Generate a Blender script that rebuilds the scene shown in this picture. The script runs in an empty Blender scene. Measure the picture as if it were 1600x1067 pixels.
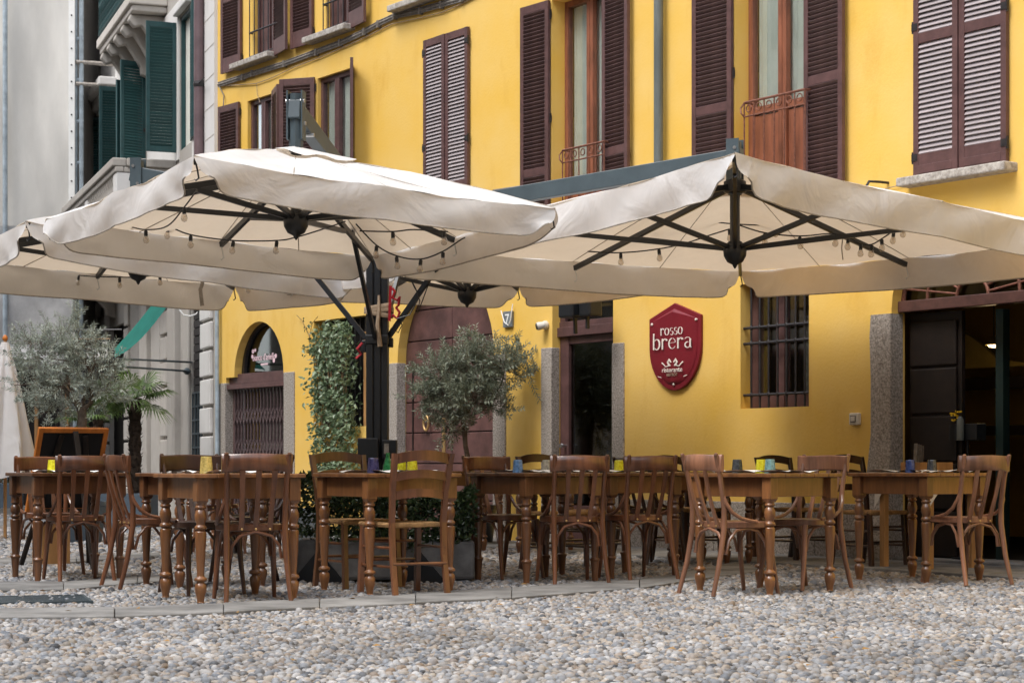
import bpy, math, random
import numpy as np
from mathutils import Vector, Matrix
random.seed(7); rng = np.random.default_rng(7)
PI = math.pi
SC = bpy.context.scene
COL = SC.collection
F, CX, HY, EYE = 3100.0, 800.0, 730.0, 0.82      # focal length in photo pixels, principal column, horizon row, eye height

# ---------------------------------------------------------------- camera, sky, sun, exposure
cam = bpy.data.cameras.new('camera'); camo = bpy.data.objects.new('camera', cam); COL.objects.link(camo)
camo.location = (0, 0, EYE); camo.rotation_euler = (math.radians(90), 0, 0)
cam.sensor_width = 36; cam.lens = F / 1600 * 36; cam.shift_y = (HY - 533.5) / 1600
cam.clip_end = 500; cam.clip_start = 0.1
cam.dof.use_dof = True; cam.dof.focus_distance = 13.2; cam.dof.aperture_fstop = 9.0
SC.camera = camo
world = bpy.data.worlds.new('World'); SC.world = world; world.use_nodes = True
nt = world.node_tree; bg = nt.nodes['Background']
sky = nt.nodes.new('ShaderNodeTexSky'); sky.sky_type = 'NISHITA'; sky.sun_disc = False
SUN_EL, SUN_AZ = math.radians(58), math.atan2(-0.75, -0.66)
sky.sun_elevation = SUN_EL; sky.sun_rotation = SUN_AZ; sky.air_density = 1.0; sky.dust_density = 1.5; sky.ozone_density = 1.0
hsv = nt.nodes.new('ShaderNodeHueSaturation'); hsv.inputs['Saturation'].default_value = 0.36
nt.links.new(sky.outputs[0], hsv.inputs['Color']); nt.links.new(hsv.outputs[0], bg.inputs[0])
bg.inputs[1].default_value = 0.15
sun = bpy.data.lights.new('sun', 'SUN'); suno = bpy.data.objects.new('sun', sun); COL.objects.link(suno)
sun.energy = 0.8; sun.angle = math.radians(28); sun.color = (1.0, 0.975, 0.94)
sd = Vector((math.cos(SUN_EL) * math.sin(SUN_AZ), math.cos(SUN_EL) * math.cos(SUN_AZ), math.sin(SUN_EL)))
suno.rotation_euler = sd.to_track_quat('Z', 'Y').to_euler(); suno.location = (-4, -4, 12)
SC.view_settings.view_transform = 'Standard'; SC.view_settings.look = 'None'
SC.view_settings.exposure = 1.60; SC.view_settings.gamma = 1; SC.view_settings.use_curve_mapping = False
SC.cycles.max_bounces = 7; SC.cycles.transparent_max_bounces = 12

# ---------------------------------------------------------------- materials
def mat(name, col, rough=0.7, spec=0.4, metal=0.0, noise=0.0, scale=6.0, bump=0.0, bscale=40.0, col2=None,
        rand=0.0, stretch=None, transl=0.0, tcol=None, coat=0.0, bdist=0.01, detail=6):
    m = bpy.data.materials.new(name); m.use_nodes = True
    n = m.node_tree; L = n.links; b = n.nodes['Principled BSDF']
    b.inputs['Roughness'].default_value = rough; b.inputs['Specular IOR Level'].default_value = spec
    b.inputs['Metallic'].default_value = metal; b.inputs['Coat Weight'].default_value = coat
    b.inputs['Coat Roughness'].default_value = 0.15
    tc = n.nodes.new('ShaderNodeTexCoord'); mp = n.nodes.new('ShaderNodeMapping')
    L.new(tc.outputs['Object'], mp.inputs[0])
    if stretch: mp.inputs['Scale'].default_value = stretch
    out = None
    if noise > 0 or col2:
        tx = n.nodes.new('ShaderNodeTexNoise'); tx.inputs['Scale'].default_value = scale; tx.inputs['Detail'].default_value = detail
        tx.inputs['Roughness'].default_value = 0.65
        L.new(mp.outputs[0], tx.inputs[0])
        rp = n.nodes.new('ShaderNodeValToRGB'); L.new(tx.outputs[0], rp.inputs[0])
        c2 = col2 or tuple(c * (1 - noise) for c in col); c1 = col if col2 else tuple(min(1, c * (1 + noise * .6)) for c in col)
        rp.color_ramp.elements[0].position = 0.36; rp.color_ramp.elements[1].position = 0.64
        rp.color_ramp.elements[0].color = (*c2, 1); rp.color_ramp.elements[1].color = (*c1, 1)
        out = rp.outputs[0]
    if rand > 0:
        oi = n.nodes.new('ShaderNodeObjectInfo'); mr = n.nodes.new('ShaderNodeMapRange')
        mr.inputs[3].default_value = 1 - rand; mr.inputs[4].default_value = 1 + rand
        L.new(oi.outputs['Random'], mr.inputs[0])
        hv = n.nodes.new('ShaderNodeHueSaturation'); L.new(mr.outputs[0], hv.inputs['Value'])
        if out: L.new(out, hv.inputs['Color'])
        else: hv.inputs['Color'].default_value = (*col, 1)
        out = hv.outputs[0]
    if out: L.new(out, b.inputs['Base Color'])
    else: b.inputs['Base Color'].default_value = (*col, 1)
    if bump > 0:
        t2 = n.nodes.new('ShaderNodeTexNoise'); t2.inputs['Scale'].default_value = bscale; t2.inputs['Detail'].default_value = 4
        L.new(mp.outputs[0], t2.inputs[0])
        bp = n.nodes.new('ShaderNodeBump'); bp.inputs['Strength'].default_value = bump; bp.inputs['Distance'].default_value = bdist
        L.new(t2.outputs[0], bp.inputs['Height']); L.new(bp.outputs[0], b.inputs['Normal'])
    if transl > 0:
        tr = n.nodes.new('ShaderNodeBsdfTranslucent'); mx = n.nodes.new('ShaderNodeMixShader'); mx.inputs[0].default_value = transl
        if tcol: tr.inputs[0].default_value = (*tcol, 1)
        elif out: L.new(out, tr.inputs[0])
        else: tr.inputs[0].default_value = (*col, 1)
        L.new(b.outputs[0], mx.inputs[1]); L.new(tr.outputs[0], mx.inputs[2]); L.new(mx.outputs[0], n.nodes['Material Output'].inputs[0])
    return m

def glass_mat(name, tint, mixf=0.35, rough=0.03, gain=1.6):
    m = bpy.data.materials.new(name); m.use_nodes = True; n = m.node_tree; L = n.links
    n.nodes.remove(n.nodes['Principled BSDF'])
    tr = n.nodes.new('ShaderNodeBsdfTransparent'); tr.inputs[0].default_value = (*tint, 1)
    gl = n.nodes.new('ShaderNodeBsdfGlossy'); gl.inputs['Roughness'].default_value = rough; gl.inputs[0].default_value = (.95, .97, 1, 1)
    lw = n.nodes.new('ShaderNodeLayerWeight'); lw.inputs[0].default_value = .5; fr = n.nodes.new('ShaderNodeMath'); fr.operation = 'POWER'; fr.inputs[1].default_value = 4; L.new(lw.outputs['Facing'], fr.inputs[0])
    ad = n.nodes.new('ShaderNodeMath'); ad.operation = 'MULTIPLY_ADD'; ad.inputs[1].default_value = gain; ad.inputs[2].default_value = mixf * .2
    L.new(fr.outputs[0], ad.inputs[0])
    mx = n.nodes.new('ShaderNodeMixShader'); L.new(ad.outputs[0], mx.inputs[0]); L.new(tr.outputs[0], mx.inputs[1]); L.new(gl.outputs[0], mx.inputs[2])
    L.new(mx.outputs[0], n.nodes['Material Output'].inputs[0]); return m

def wall_mat(name, base, dark, pale):
    """painted plaster: broad mottling, fine grain, scattered scuffs"""
    m = mat(name, base, rough=0.85, spec=0.2, bump=0.22, bscale=34, bdist=0.008)
    n = m.node_tree; L = n.links; b = n.nodes['Principled BSDF']
    tc = [x for x in n.nodes if x.type == 'TEX_COORD'][0]
    def noise(sc, stretch=(1, 1, 1), det=6):
        mp = n.nodes.new('ShaderNodeMapping'); mp.inputs['Scale'].default_value = stretch; L.new(tc.outputs['Object'], mp.inputs[0])
        t = n.nodes.new('ShaderNodeTexNoise'); t.inputs['Scale'].default_value = sc; t.inputs['Detail'].default_value = det; t.inputs['Roughness'].default_value = .62
        L.new(mp.outputs[0], t.inputs[0]); return t.outputs[0]
    def ramp(src, p0, p1):
        r = n.nodes.new('ShaderNodeMapRange'); r.inputs[1].default_value = p0; r.inputs[2].default_value = p1; L.new(src, r.inputs[0]); return r.outputs[0]
    def mix(f, a, c):
        x = n.nodes.new('ShaderNodeMix'); x.data_type = 'RGBA'; L.new(f, x.inputs[0])
        if isinstance(a, tuple): x.inputs[6].default_value = (*a, 1)
        else: L.new(a, x.inputs[6])
        x.inputs[7].default_value = (*c, 1); return x.outputs[2]
    c = mix(ramp(noise(.9), .35, .75), base, pale)
    c = mix(ramp(noise(2.2, (1, 1, .45)), .56, .9), c, dark)
    c = mix(ramp(noise(14), .69, .78), c, dark)
    L.new(c, b.inputs['Base Color']); return m

YEL = (.80, .43, .055)
Mt = dict(
    yellow=wall_mat('yellow_plaster', (.74, .455, .085), (.60, .32, .045), (.76, .52, .17)),
    ashlar=wall_mat('grey_render', (.47, .43, .38), (.25, .22, .19), (.60, .56, .51)),
    ashlar_dark=wall_mat('aged_stone', (.36, .33, .295), (.17, .15, .135), (.46, .43, .39)),
    white_stone=wall_mat('pale_render', (.62, .60, .57), (.5, .48, .45), (.68, .66, .64)),
    granite=mat('granite', (.46, .41, .36), .85, .3, noise=0, col2=(.17, .145, .12), scale=55, bump=.5, bscale=60, detail=8),
    sillstone=mat('sill_stone', (.50, .46, .41), .85, .3, col2=(.24, .21, .18), scale=22, bump=.5, bscale=40),
    brown=mat('brown_paint', (.105, .052, .048), .45, .45, noise=.25, scale=7, rand=.08, bump=.12, bscale=30),
    slat_pale=mat('pale_slat_paint', (.33, .285, .285), .6, .4, noise=.2, scale=12, rand=.12, stretch=(.3, 1, 1)),  # paler grey than the slats of the open leaves, for closed pairs
    slat=mat('slat_paint', (.105, .058, .055), .42, .5, noise=.3, scale=9, rand=.10),
    brown_gate=mat('gate_paint', (.115, .055, .048), .5, .4, noise=.35, scale=4, rand=.10, bump=.2, bscale=18),
    red_wood=mat('window_wood', (.24, .085, .045), .45, .45, noise=.35, scale=12, stretch=(1, 1, .2)),
    rust=mat('rusty_iron', (.20, .08, .05), .6, .4, metal=.3, noise=.4, scale=30),
    black_iron=mat('black_iron', (.022, .018, .018), .45, .5, noise=.3, scale=30),
    grille=mat('grille_paint', (.10, .065, .065), .45, .5, noise=.25, scale=20),
    door_green=mat('door_green', (.008, .022, .020), .5, .4),
    green=mat('green_paint', (.018, .062, .064), .5, .4, noise=.25, scale=6, rand=.1),
    greenslat=mat('green_slat', (.022, .072, .072), .5, .4, rand=.14),
    blackmetal=mat('black_metal', (.012, .014, .017), .35, .5, bump=.05),
    greymetal=mat('slate_metal', (.055, .075, .085), .4, .5, noise=.15, scale=5),
    steel=mat('steel', (.6, .6, .6), .3, .5, metal=1),
    pipe=mat('grey_pipe', (.125, .14, .13), .5, .4, noise=.25, scale=5, stretch=(1, 1, .3)),
    pipe_purple=mat('brown_pipe', (.13, .085, .09), .45, .4, noise=.2, scale=4),
    pipe_blue=mat('blue_pipe', (.36, .42, .46), .5, .4, noise=.25, scale=5),
    cable=mat('grey_cable', (.20, .18, .16), .7, .3, noise=.4, scale=20),
    canvas=mat('canvas', (.83, .83, .83), .85, .15, noise=.08, scale=1.7, bump=.12, bscale=150, transl=.36, bdist=.002, tcol=(.76, .62, .46)),
    hem=mat('canvas_hem', (.42, .38, .33), .9, .1, noise=.2, scale=30),
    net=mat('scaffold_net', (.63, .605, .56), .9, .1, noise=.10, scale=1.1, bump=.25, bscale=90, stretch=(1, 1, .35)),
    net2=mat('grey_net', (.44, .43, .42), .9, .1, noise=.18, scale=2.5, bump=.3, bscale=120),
    curtain=mat('curtain', (.74, .73, .66), .9, .1, noise=.1, scale=3, transl=.15),
    dark=mat('shade_black', (.012, .010, .009), .9, .2),  # near-black colour stands in for the shade of unlit rooms and recesses
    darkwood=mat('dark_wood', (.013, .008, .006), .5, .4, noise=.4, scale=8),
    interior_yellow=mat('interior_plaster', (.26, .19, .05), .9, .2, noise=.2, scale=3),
    oak=mat('light_oak', (.40, .21, .08), .5, .4, noise=.3, scale=8, stretch=(1, 1, .2)),
    orange=mat('orange_wood', (.56, .18, .03), .5, .4, noise=.3, scale=9, stretch=(1, 1, .3)),
    board=mat('blackboard', (.010, .010, .012), .6, .3),
    concrete=mat('concrete', (.155, .15, .145), .9, .2, noise=.3, scale=6, bump=.3, bscale=30),
    mortar=mat('mortar', (.085, .076, .066), .95, .2, noise=.45, scale=9, bump=.8, bscale=30, bdist=.02),
    slab=mat('paving_slab', (.215, .21, .20), .8, .3, noise=.38, scale=2.6, bump=.3, bscale=35, rand=.10),
    planter_blue=mat('slate_planter', (.09, .12, .15), .6, .4, noise=.2, scale=3),
    bark=mat('bark', (.13, .10, .075), .95, .1, noise=.45, scale=14, bump=.8, bscale=25),
    palmbark=mat('palm_bark', (.055, .04, .03), .95, .1, noise=.5, scale=20, bump=1, bscale=30),
    olive=mat('olive_leaf', (.29, .32, .24), .45, .5, col2=(.09, .115, .07), scale=5, transl=.2),
    olive_pale=mat('olive_leaf_pale', (.50, .54, .46), .45, .5, col2=(.20, .24, .19), scale=5, transl=.2),
    palm=mat('palm_leaf', (.12, .19, .045), .45, .45, col2=(.05, .085, .025), scale=5, transl=.2),
    ivy=mat('jasmine_leaf', (.26, .33, .20), .35, .5, col2=(.07, .12, .05), scale=7, transl=.15),
    hedge=mat('hedge_leaf', (.05, .085, .028), .4, .5, col2=(.014, .028, .01), scale=9, transl=.1),
    twig=mat('vine_stem', (.20, .13, .07), .9, .1),
    signred=mat('sign_red', (.17, .006, .014), .5, .45, noise=.08, scale=4),
    signtext=mat('sign_lettering', (.78, .70, .62), .7, .2),
    pink=mat('pink_vinyl', (.80, .58, .62), .7, .2),
    white=mat('white_plastic', (.62, .58, .50), .5, .4),
    transom_wood=mat('transom_paint', (.085, .038, .030), .5, .4, noise=.3, scale=10),
    paper=mat('paper', (.80, .79, .76), .9, .1, noise=.05, scale=9),
    cloth=mat('table_linen', (.62, .58, .53), .9, .1, noise=.08, scale=5),
    redcloth=mat('red_linen', (.30, .01, .02), .8, .2),
    teal=mat('teal_banner', (.10, .55, .46), .6, .3, noise=.08, scale=4, transl=.2),
    red=mat('red_plastic', (.33, .008, .02), .3, .5),
    tape=mat('beige_strap', (.36, .27, .19), .8, .2, noise=.2, scale=30),
    plate=mat('number_plate', (.17, .19, .20), .35, .5, noise=.3, scale=9),
    gold=mat('brass', (.65, .42, .18), .35, .5, metal=.8),
    flower=mat('yellow_flower', (.70, .45, .02), .6, .3),
    glass=glass_mat('window_glass', (.90, .93, .92), .45, .03, 1.0),
    darkglass=glass_mat('shop_glass', (.50, .53, .51), .25, .03, .8),
    bulbglass=glass_mat('bulb_glass', (.86, .82, .76), .9),
)
for k, c in dict(g_yellow=(.72, .62, .02), g_amber=(.42, .33, .10), g_navy=(.035, .03, .09), g_blue=(.12, .24, .42), g_clear=(.42, .40, .33),
                 g_dark=(.05, .055, .06), g_teal=(.13, .24, .24), g_royal=(.03, .06, .20), g_green=(.01, .16, .04)).items():
    Mt[k] = mat('tinted_glass_' + k[2:], c, .06, .6, col2=tuple(min(1, x * 1.9 + .04) for x in c), scale=45, coat=.6, transl=.35)
def wood(name, c1, c2, rough=.33):
    return mat(name, c1, rough, .5, col2=c2, scale=11, stretch=(1, 1, .12), rand=.26, coat=.5, bump=.12, bscale=26)
Mt['wood_a'] = wood('walnut_wood', (.19, .080, .032), (.08, .032, .014), .28)
Mt['wood_b'] = wood('chestnut_wood', (.27, .115, .040), (.115, .046, .018), .28)
Mt['wood_c'] = wood('bentwood', (.20, .078, .035), (.08, .030, .015), .29)
Mt['wood_d'] = wood('worn_bentwood', (.32, .145, .080), (.13, .06, .034), .38)
Mt['wood_e'] = wood('shaded_bentwood', (.065, .026, .014), (.03, .012, .007), .35)  # darker copy of the chair wood; shade put into the rear chairs' colour
Mt['rush'] = mat('rush_seat', (.36, .21, .09), .7, .3, noise=.35, scale=25, bump=.6, bscale=60)

def crumple(m, scale, dist, strength=.5):
    n = m.node_tree; L = n.links; b = n.nodes['Principled BSDF']; old = b.inputs['Normal'].links[0].from_node
    g = n.nodes.new('ShaderNodeTexCoord'); t = n.nodes.new('ShaderNodeTexNoise'); t.inputs['Scale'].default_value = scale; t.inputs['Detail'].default_value = 3; t.inputs['Distortion'].default_value = 1.6
    L.new(g.outputs['Object'], t.inputs[0]); bp = n.nodes.new('ShaderNodeBump'); bp.inputs['Strength'].default_value = strength; bp.inputs['Distance'].default_value = dist
    L.new(t.outputs[0], bp.inputs['Height']); L.new(old.outputs[0], bp.inputs['Normal']); L.new(bp.outputs[0], b.inputs['Normal'])
crumple(Mt['canvas'], 2.2, .05, .42)

def stone_material(name, use_attr):
    m = bpy.data.materials.new(name); m.use_nodes = True; n = m.node_tree; L = n.links; b = n.nodes['Principled BSDF']
    rp = n.nodes.new('ShaderNodeValToRGB'); cr = rp.color_ramp; cr.interpolation = 'LINEAR'
    cols = [(.38, .36, .34), (.15, .17, .20), (.50, .48, .46), (.28, .30, .33), (.26, .19, .13), (.60, .58, .56), (.20, .22, .25), (.45, .39, .32), (.065, .07, .08), (.36, .37, .385), (.46, .38, .30), (.30, .295, .29)]
    while len(cr.elements) < len(cols): cr.elements.new(.5)
    for i, c in enumerate(cols):
        cr.elements[i].position = i / (len(cols) - 1); cr.elements[i].color = (*c, 1)
    if use_attr:
        a = n.nodes.new('ShaderNodeAttribute'); a.attribute_name = 'tone'; L.new(a.outputs['Fac'], rp.inputs[0])
    else:
        a = n.nodes.new('ShaderNodeObjectInfo'); L.new(a.outputs['Random'], rp.inputs[0])
    g = n.nodes.new('ShaderNodeNewGeometry'); t = n.nodes.new('ShaderNodeTexNoise'); t.inputs['Scale'].default_value = 60; t.inputs['Detail'].default_value = 3
    L.new(g.outputs['Position'], t.inputs[0])
    mr = n.nodes.new('ShaderNodeMapRange'); mr.inputs[3].default_value = .48; mr.inputs[4].default_value = 1.12; L.new(t.outputs[0], mr.inputs[0])
    t3 = n.nodes.new('ShaderNodeTexNoise'); t3.inputs['Scale'].default_value = .9; t3.inputs['Detail'].default_value = 3; L.new(g.outputs['Position'], t3.inputs[0])
    m3 = n.nodes.new('ShaderNodeMapRange'); m3.inputs[1].default_value = .3; m3.inputs[2].default_value = .7; m3.inputs[3].default_value = .68; m3.inputs[4].default_value = 1.12; L.new(t3.outputs[0], m3.inputs[0])
    mm = n.nodes.new('ShaderNodeMath'); mm.operation = 'MULTIPLY'; L.new(mr.outputs[0], mm.inputs[0]); L.new(m3.outputs[0], mm.inputs[1])
    hv = n.nodes.new('ShaderNodeHueSaturation'); L.new(rp.outputs[0], hv.inputs['Color']); L.new(mm.outputs[0], hv.inputs['Value'])
    L.new(hv.outputs[0], b.inputs['Base Color']); b.inputs['Roughness'].default_value = .62; b.inputs['Specular IOR Level'].default_value = .4
    return m
Mt['stone'] = stone_material('river_stone', False); Mt['stones'] = stone_material('river_stones', True)

# ---------------------------------------------------------------- mesh helpers
class MB:
    def __init__(s): s.v = []; s.f = []; s.m = []; s.cur = 0
    def add(s, vs, fs):
        b = len(s.v); s.v += [tuple(p) for p in vs]; s.f += [tuple(i + b for i in f) for f in fs]; s.m += [s.cur] * len(fs); return s
    def box(s, x0, x1, y0, y1, z0, z1, M=None):
        vs = [Vector((x, y, z)) for z in (z0, z1) for y in (y0, y1) for x in (x0, x1)]
        if M is not None: vs = [M @ p for p in vs]
        return s.add(vs, [(0, 2, 3, 1), (4, 5, 7, 6), (0, 1, 5, 4), (2, 6, 7, 3), (0, 4, 6, 2), (1, 3, 7, 5)])
    def bar(s, p, q, w, h=None, up=(0, 0, 1)):
        p, q = Vector(p), Vector(q); h = h or w; d = (q - p); L_ = d.length; d.normalize(); up = Vector(up)
        if abs(d.dot(up)) > .98: up = Vector((0, 1, 0))
        sx = d.cross(up).normalized(); sz = sx.cross(d)
        vs = [p + sx * a * w / 2 + sz * c * h / 2 + d * L_ * t for t in (0, 1) for c in (-1, 1) for a in (-1, 1)]
        return s.add(vs, [(0, 1, 3, 2), (4, 6, 7, 5), (0, 4, 5, 1), (2, 3, 7, 6), (0, 2, 6, 4), (1, 5, 7, 3)])
    def tube(s, pts, r, n=8, caps=True, flat=1.0):
        pts = [Vector(p) for p in pts]; N = len(pts); rs = r if isinstance(r, (list, tuple)) else [r] * N
        rings = []; prev = None
        for i, p in enumerate(pts):
            d = (pts[min(i + 1, N - 1)] - pts[max(i - 1, 0)]).normalized()
            if prev is None:
                u = d.cross(Vector((0, 0, 1)) if abs(d.z) < .9 else Vector((0, 1, 0))).normalized()
            else: u = (prev - d * prev.dot(d)).normalized()
            prev = u; w = d.cross(u)
            rings.append([p + (u * math.cos(2 * PI * k / n) + w * math.sin(2 * PI * k / n) * flat) * rs[i] for k in range(n)])
        vs = [q for rg in rings for q in rg]
        fs = [(i * n + k, i * n + (k + 1) % n, (i + 1) * n + (k + 1) % n, (i + 1) * n + k) for i in range(N - 1) for k in range(n)]
        if caps: fs += [tuple(range(n - 1, -1, -1)), tuple(range((N - 1) * n, N * n))]
        return s.add(vs, fs)
    def lathe(s, prof, n=14, c=(0, 0, 0), axis='z'):
        vs = []; fs = []
        for r, z in prof:
            for k in range(n):
                a = 2 * PI * k / n
                p = (r * math.cos(a), r * math.sin(a), z) if axis == 'z' else (r * math.cos(a), z, r * math.sin(a))
                vs.append((c[0] + p[0], c[1] + p[1], c[2] + p[2]))
        N = len(prof)
        fs = [(i * n + k, i * n + (k + 1) % n, (i + 1) * n + (k + 1) % n, (i + 1) * n + k) for i in range(N - 1) for k in range(n)]
        fs += [tuple(range(n - 1, -1, -1)), tuple(range((N - 1) * n, N * n))]
        return s.add(vs, fs)
    def grid(s, P):
        R, C_ = len(P), len(P[0]); vs = [q for row in P for q in row]
        return s.add(vs, [(i * C_ + j, i * C_ + j + 1, (i + 1) * C_ + j + 1, (i + 1) * C_ + j) for i in range(R - 1) for j in range(C_ - 1)])
    def prism(s, pts, y0, y1):
        """polygon given as (x, z) pairs, extruded along y"""
        n = len(pts); vs = [(x, y0, z) for x, z in pts] + [(x, y1, z) for x, z in pts]
        return s.add(vs, [tuple(range(n)), tuple(range(2 * n - 1, n - 1, -1))] + [(i, i + n, (i + 1) % n + n, (i + 1) % n) for i in range(n)])
    def mesh(s, name, mats, smooth=False, bevel=0):
        me = bpy.data.meshes.new(name); me.from_pydata(s.v, [], s.f)
        for m in (mats if isinstance(mats, (list, tuple)) else [mats]): me.materials.append(Mt[m] if isinstance(m, str) else m)
        if any(s.m): me.polygons.foreach_set('material_index', s.m)
        if smooth: me.polygons.foreach_set('use_smooth', [True] * len(s.f)); me.set_sharp_from_angle(angle=math.radians(42))
        me.update(); return me

def link(name, me, parent=None, loc=(0, 0, 0), rz=0.0, rot=None, bevel=0.0):
    o = bpy.data.objects.new(name, me); COL.objects.link(o); o.location = loc
    o.rotation_euler = rot if rot else (0, 0, rz)
    if parent: o.parent = parent
    if bevel:
        b = o.modifiers.new('bevel', 'BEVEL'); b.width = bevel; b.segments = 2; b.limit_method = 'ANGLE'; b.angle_limit = math.radians(40)
    return o
def tag(o, label=None, cat=None, group=None, kind=None):
    if label: o['label'] = label
    if cat: o['category'] = cat
    if group: o['group'] = group
    if kind: o['kind'] = kind
    return o
def empty(name, loc=(0, 0, 0), rz=0, **k): return tag(link(name, None, None, loc, rz), **k)
def part(name, mb, m, parent, smooth=False, bevel=0, label=None, **k): return tag(link(name, mb.mesh(name, m, smooth), parent, bevel=bevel, **k), label)
def solo(name, mb, m, label, cat, group=None, smooth=False, kind=None, **k): return tag(link(name, mb.mesh(name, m, smooth), None, **k), label, cat, group, kind)
def copy_tree(o, parent=None):
    c = o.copy(); COL.objects.link(c); c.parent = parent
    for ch in list(o.children): copy_tree(ch, c)
    return c

# ---------------------------------------------------------------- places
def place_text_mesh(c, m, name, parent, loc, rot, width=None, ext=None):
    """lettering turned into plain mesh so that it is an object like any other"""
    t = bpy.data.objects.new('tmp', c); COL.objects.link(t); dg = bpy.context.evaluated_depsgraph_get(); me = bpy.data.meshes.new_from_object(t.evaluated_get(dg)); bpy.data.objects.remove(t)
    if width:
        xs_ = [v.co.x for v in me.vertices]; k = width / (max(xs_) - min(xs_)); c0 = (max(xs_) + min(xs_)) / 2
        for v in me.vertices: v.co.x = (v.co.x - c0) * k
    me.name = name; me.materials.clear(); me.materials.append(Mt[m]); return link(name, me, parent, loc, rot=rot)
class Frame:
    """a vertical wall: O a ground point on it, e along it, n into it"""
    def __init__(s, O, e):
        s.O = Vector(O); s.e = Vector(e).normalized(); s.n = Vector((-s.e.y, s.e.x)); s.rz = math.atan2(s.e.y, s.e.x)
    def hit(s, x, y, d=0.0):
        r = Vector(((x - CX) / F, 1.0)); t = (d + s.O.dot(s.n)) / r.dot(s.n); P = r * t
        return (P - s.O).dot(s.e), EYE + t * (HY - y) / F
    def a(s, x, d=0.0): return s.hit(x, 0, d)[0]
    def z(s, x, y, d=0.0): return s.hit(x, y, d)[1]
YW = Frame((-4.07, 27.43), (.5733, -.8194))
GW = Frame((-4.07, 27.43), (.337, -.9414))
def at(x, y, Y): return Vector(((x - CX) / F * Y, Y, EYE + (HY - y) / F * Y))
def gp(x, y): Y = EYE * F / (y - HY); return Vector(((x - CX) / F * Y, Y))
# ---------------------------------------------------------------- ground
ground_bm = MB(); ground_bm.add([(-60, -6, 0), (40, -6, 0), (40, 90, 0), (-60, 90, 0)], [(0, 1, 2, 3)])
ground = tag(link('ground', ground_bm.mesh('ground', 'mortar')), kind='structure')
polys = []                                                     # ground areas kept free of cobbles
def strip(name, top, bot, z=.022, cuts=None):
    """a smooth stone band: matching lists of photo points on its far and near edge"""
    root = tag(link(name, None), kind='structure')
    T = [gp(*p) for p in top]; B = [gp(*p) for p in bot]
    polys.append([tuple(p) for p in T] + [tuple(p) for p in reversed(B)])
    for i in range(len(T) - 1):
        L_ = ((T[i + 1] - T[i]).length); n = max(1, round(L_ / .95))
        for k in range(n):
            f0, f1 = k / n, (k + 1) / n - .006
            q = [B[i].lerp(B[i + 1], f0), B[i].lerp(B[i + 1], f1), T[i].lerp(T[i + 1], f1), T[i].lerp(T[i + 1], f0)]
            dz = random.uniform(-.003, .004)
            mb = MB(); mb.add([(p.x, p.y, h) for h in (-.02, z + dz) for p in q], [(3, 2, 1, 0), (4, 5, 6, 7), (0, 1, 5, 4), (1, 2, 6, 5), (2, 3, 7, 6), (3, 0, 4, 7)])
            link('paving_slab', mb.mesh('paving_slab', 'slab'), root, bevel=.006)
    return root
strip('path', [(-60, 956), (180, 953), (350, 947), (500, 940), (650, 931), (800, 922), (1000, 908), (1070, 897), (1150, 880)],
      [(-60, 970), (180, 968), (350, 961), (500, 953), (650, 946), (800, 938), (1000, 922), (1070, 911), (1200, 893)])
strip('path', [(-40, 913), (100, 912), (215, 904), (330, 899)], [(-40, 927), (100, 925), (215, 914), (330, 906)])
strip('path', [(-40, 876), (120, 873), (250, 866)], [(-40, 884), (120, 881), (250, 873)])
strip('path', [(-40, 815), (200, 820), (330, 826)], [(-40, 826), (200, 830), (330, 835)])

# pavement of stone slabs along the yellow wall
pav = tag(link('pavement', None, None, (YW.O.x, YW.O.y, 0), YW.rz), kind='structure')
a_, k_ = 2.6, 0
while a_ < 19:
    w_ = random.uniform(.85, 1.25)
    for row, (y0, y1) in enumerate([(-1.15, -.575), (-.569, .02)]):
        mb = MB(); o_ = .4 if row else 0; mb.box(a_ + o_, a_ + w_ - .008 + o_, y0, y1, -.02, .03 + random.uniform(-.003, .003))
        link('paving_slab', mb.mesh('paving_slab', 'slab'), pav, bevel=.006)
    a_ += w_
def yw_w(a, d): return (YW.O.x + YW.e.x * a + YW.n.x * d, YW.O.y + YW.e.y * a + YW.n.y * d)
polys.append([yw_w(2.6, -1.15), yw_w(19, -1.15), yw_w(19, 3), yw_w(2.6, 3)])

# ---------------------------------------------------------------- cobbles
def inside(poly, X, Y):
    r = np.zeros(len(X), bool); n = len(poly)
    for i in range(n):
        x1, y1 = poly[i]; x2, y2 = poly[(i + 1) % n]
        c = ((y1 > Y) != (y2 > Y)) & (X < (x2 - x1) * (Y - y1) / (y2 - y1 + 1e-12) + x1); r ^= c
    return r
def cobble_points(y0, y1, sp):
    xs = []; row = 0; y = y0
    while y < y1:
        h = (y + .4) * 840 / F
        x = np.arange(-h, h, sp) + (row % 2) * sp / 2; xs.append(np.stack([x, np.full_like(x, y)], 1)); y += sp * .80; row += 1
    P = np.concatenate(xs); P += rng.uniform(-.36, .36, P.shape) * sp; return P
bands = [(7.0, 12.5, .037), (12.5, 17, .047), (17, 24.0, .068), (24.0, 36, .11)]
allP = []; allS = []
for y0, y1, sp in bands:
    P = cobble_points(y0, y1, sp); allP.append(P); allS.append(np.full(len(P), sp))
P = np.concatenate(allP); S = np.concatenate(allS)
keep = np.ones(len(P), bool)
for po in polys: keep &= ~inside(po, P[:, 0], P[:, 1])
wall_d = (P[:, 0] - YW.O.x) * YW.n.x + (P[:, 1] - YW.O.y) * YW.n.y; keep &= wall_d < .0
wall_g = (P[:, 0] - GW.O.x) * GW.n.x + (P[:, 1] - GW.O.y) * GW.n.y; keep &= ~((P[:, 1] > 27.4) & (wall_g > 0))
P, S = P[keep], S[keep]; N = len(P)
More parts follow.
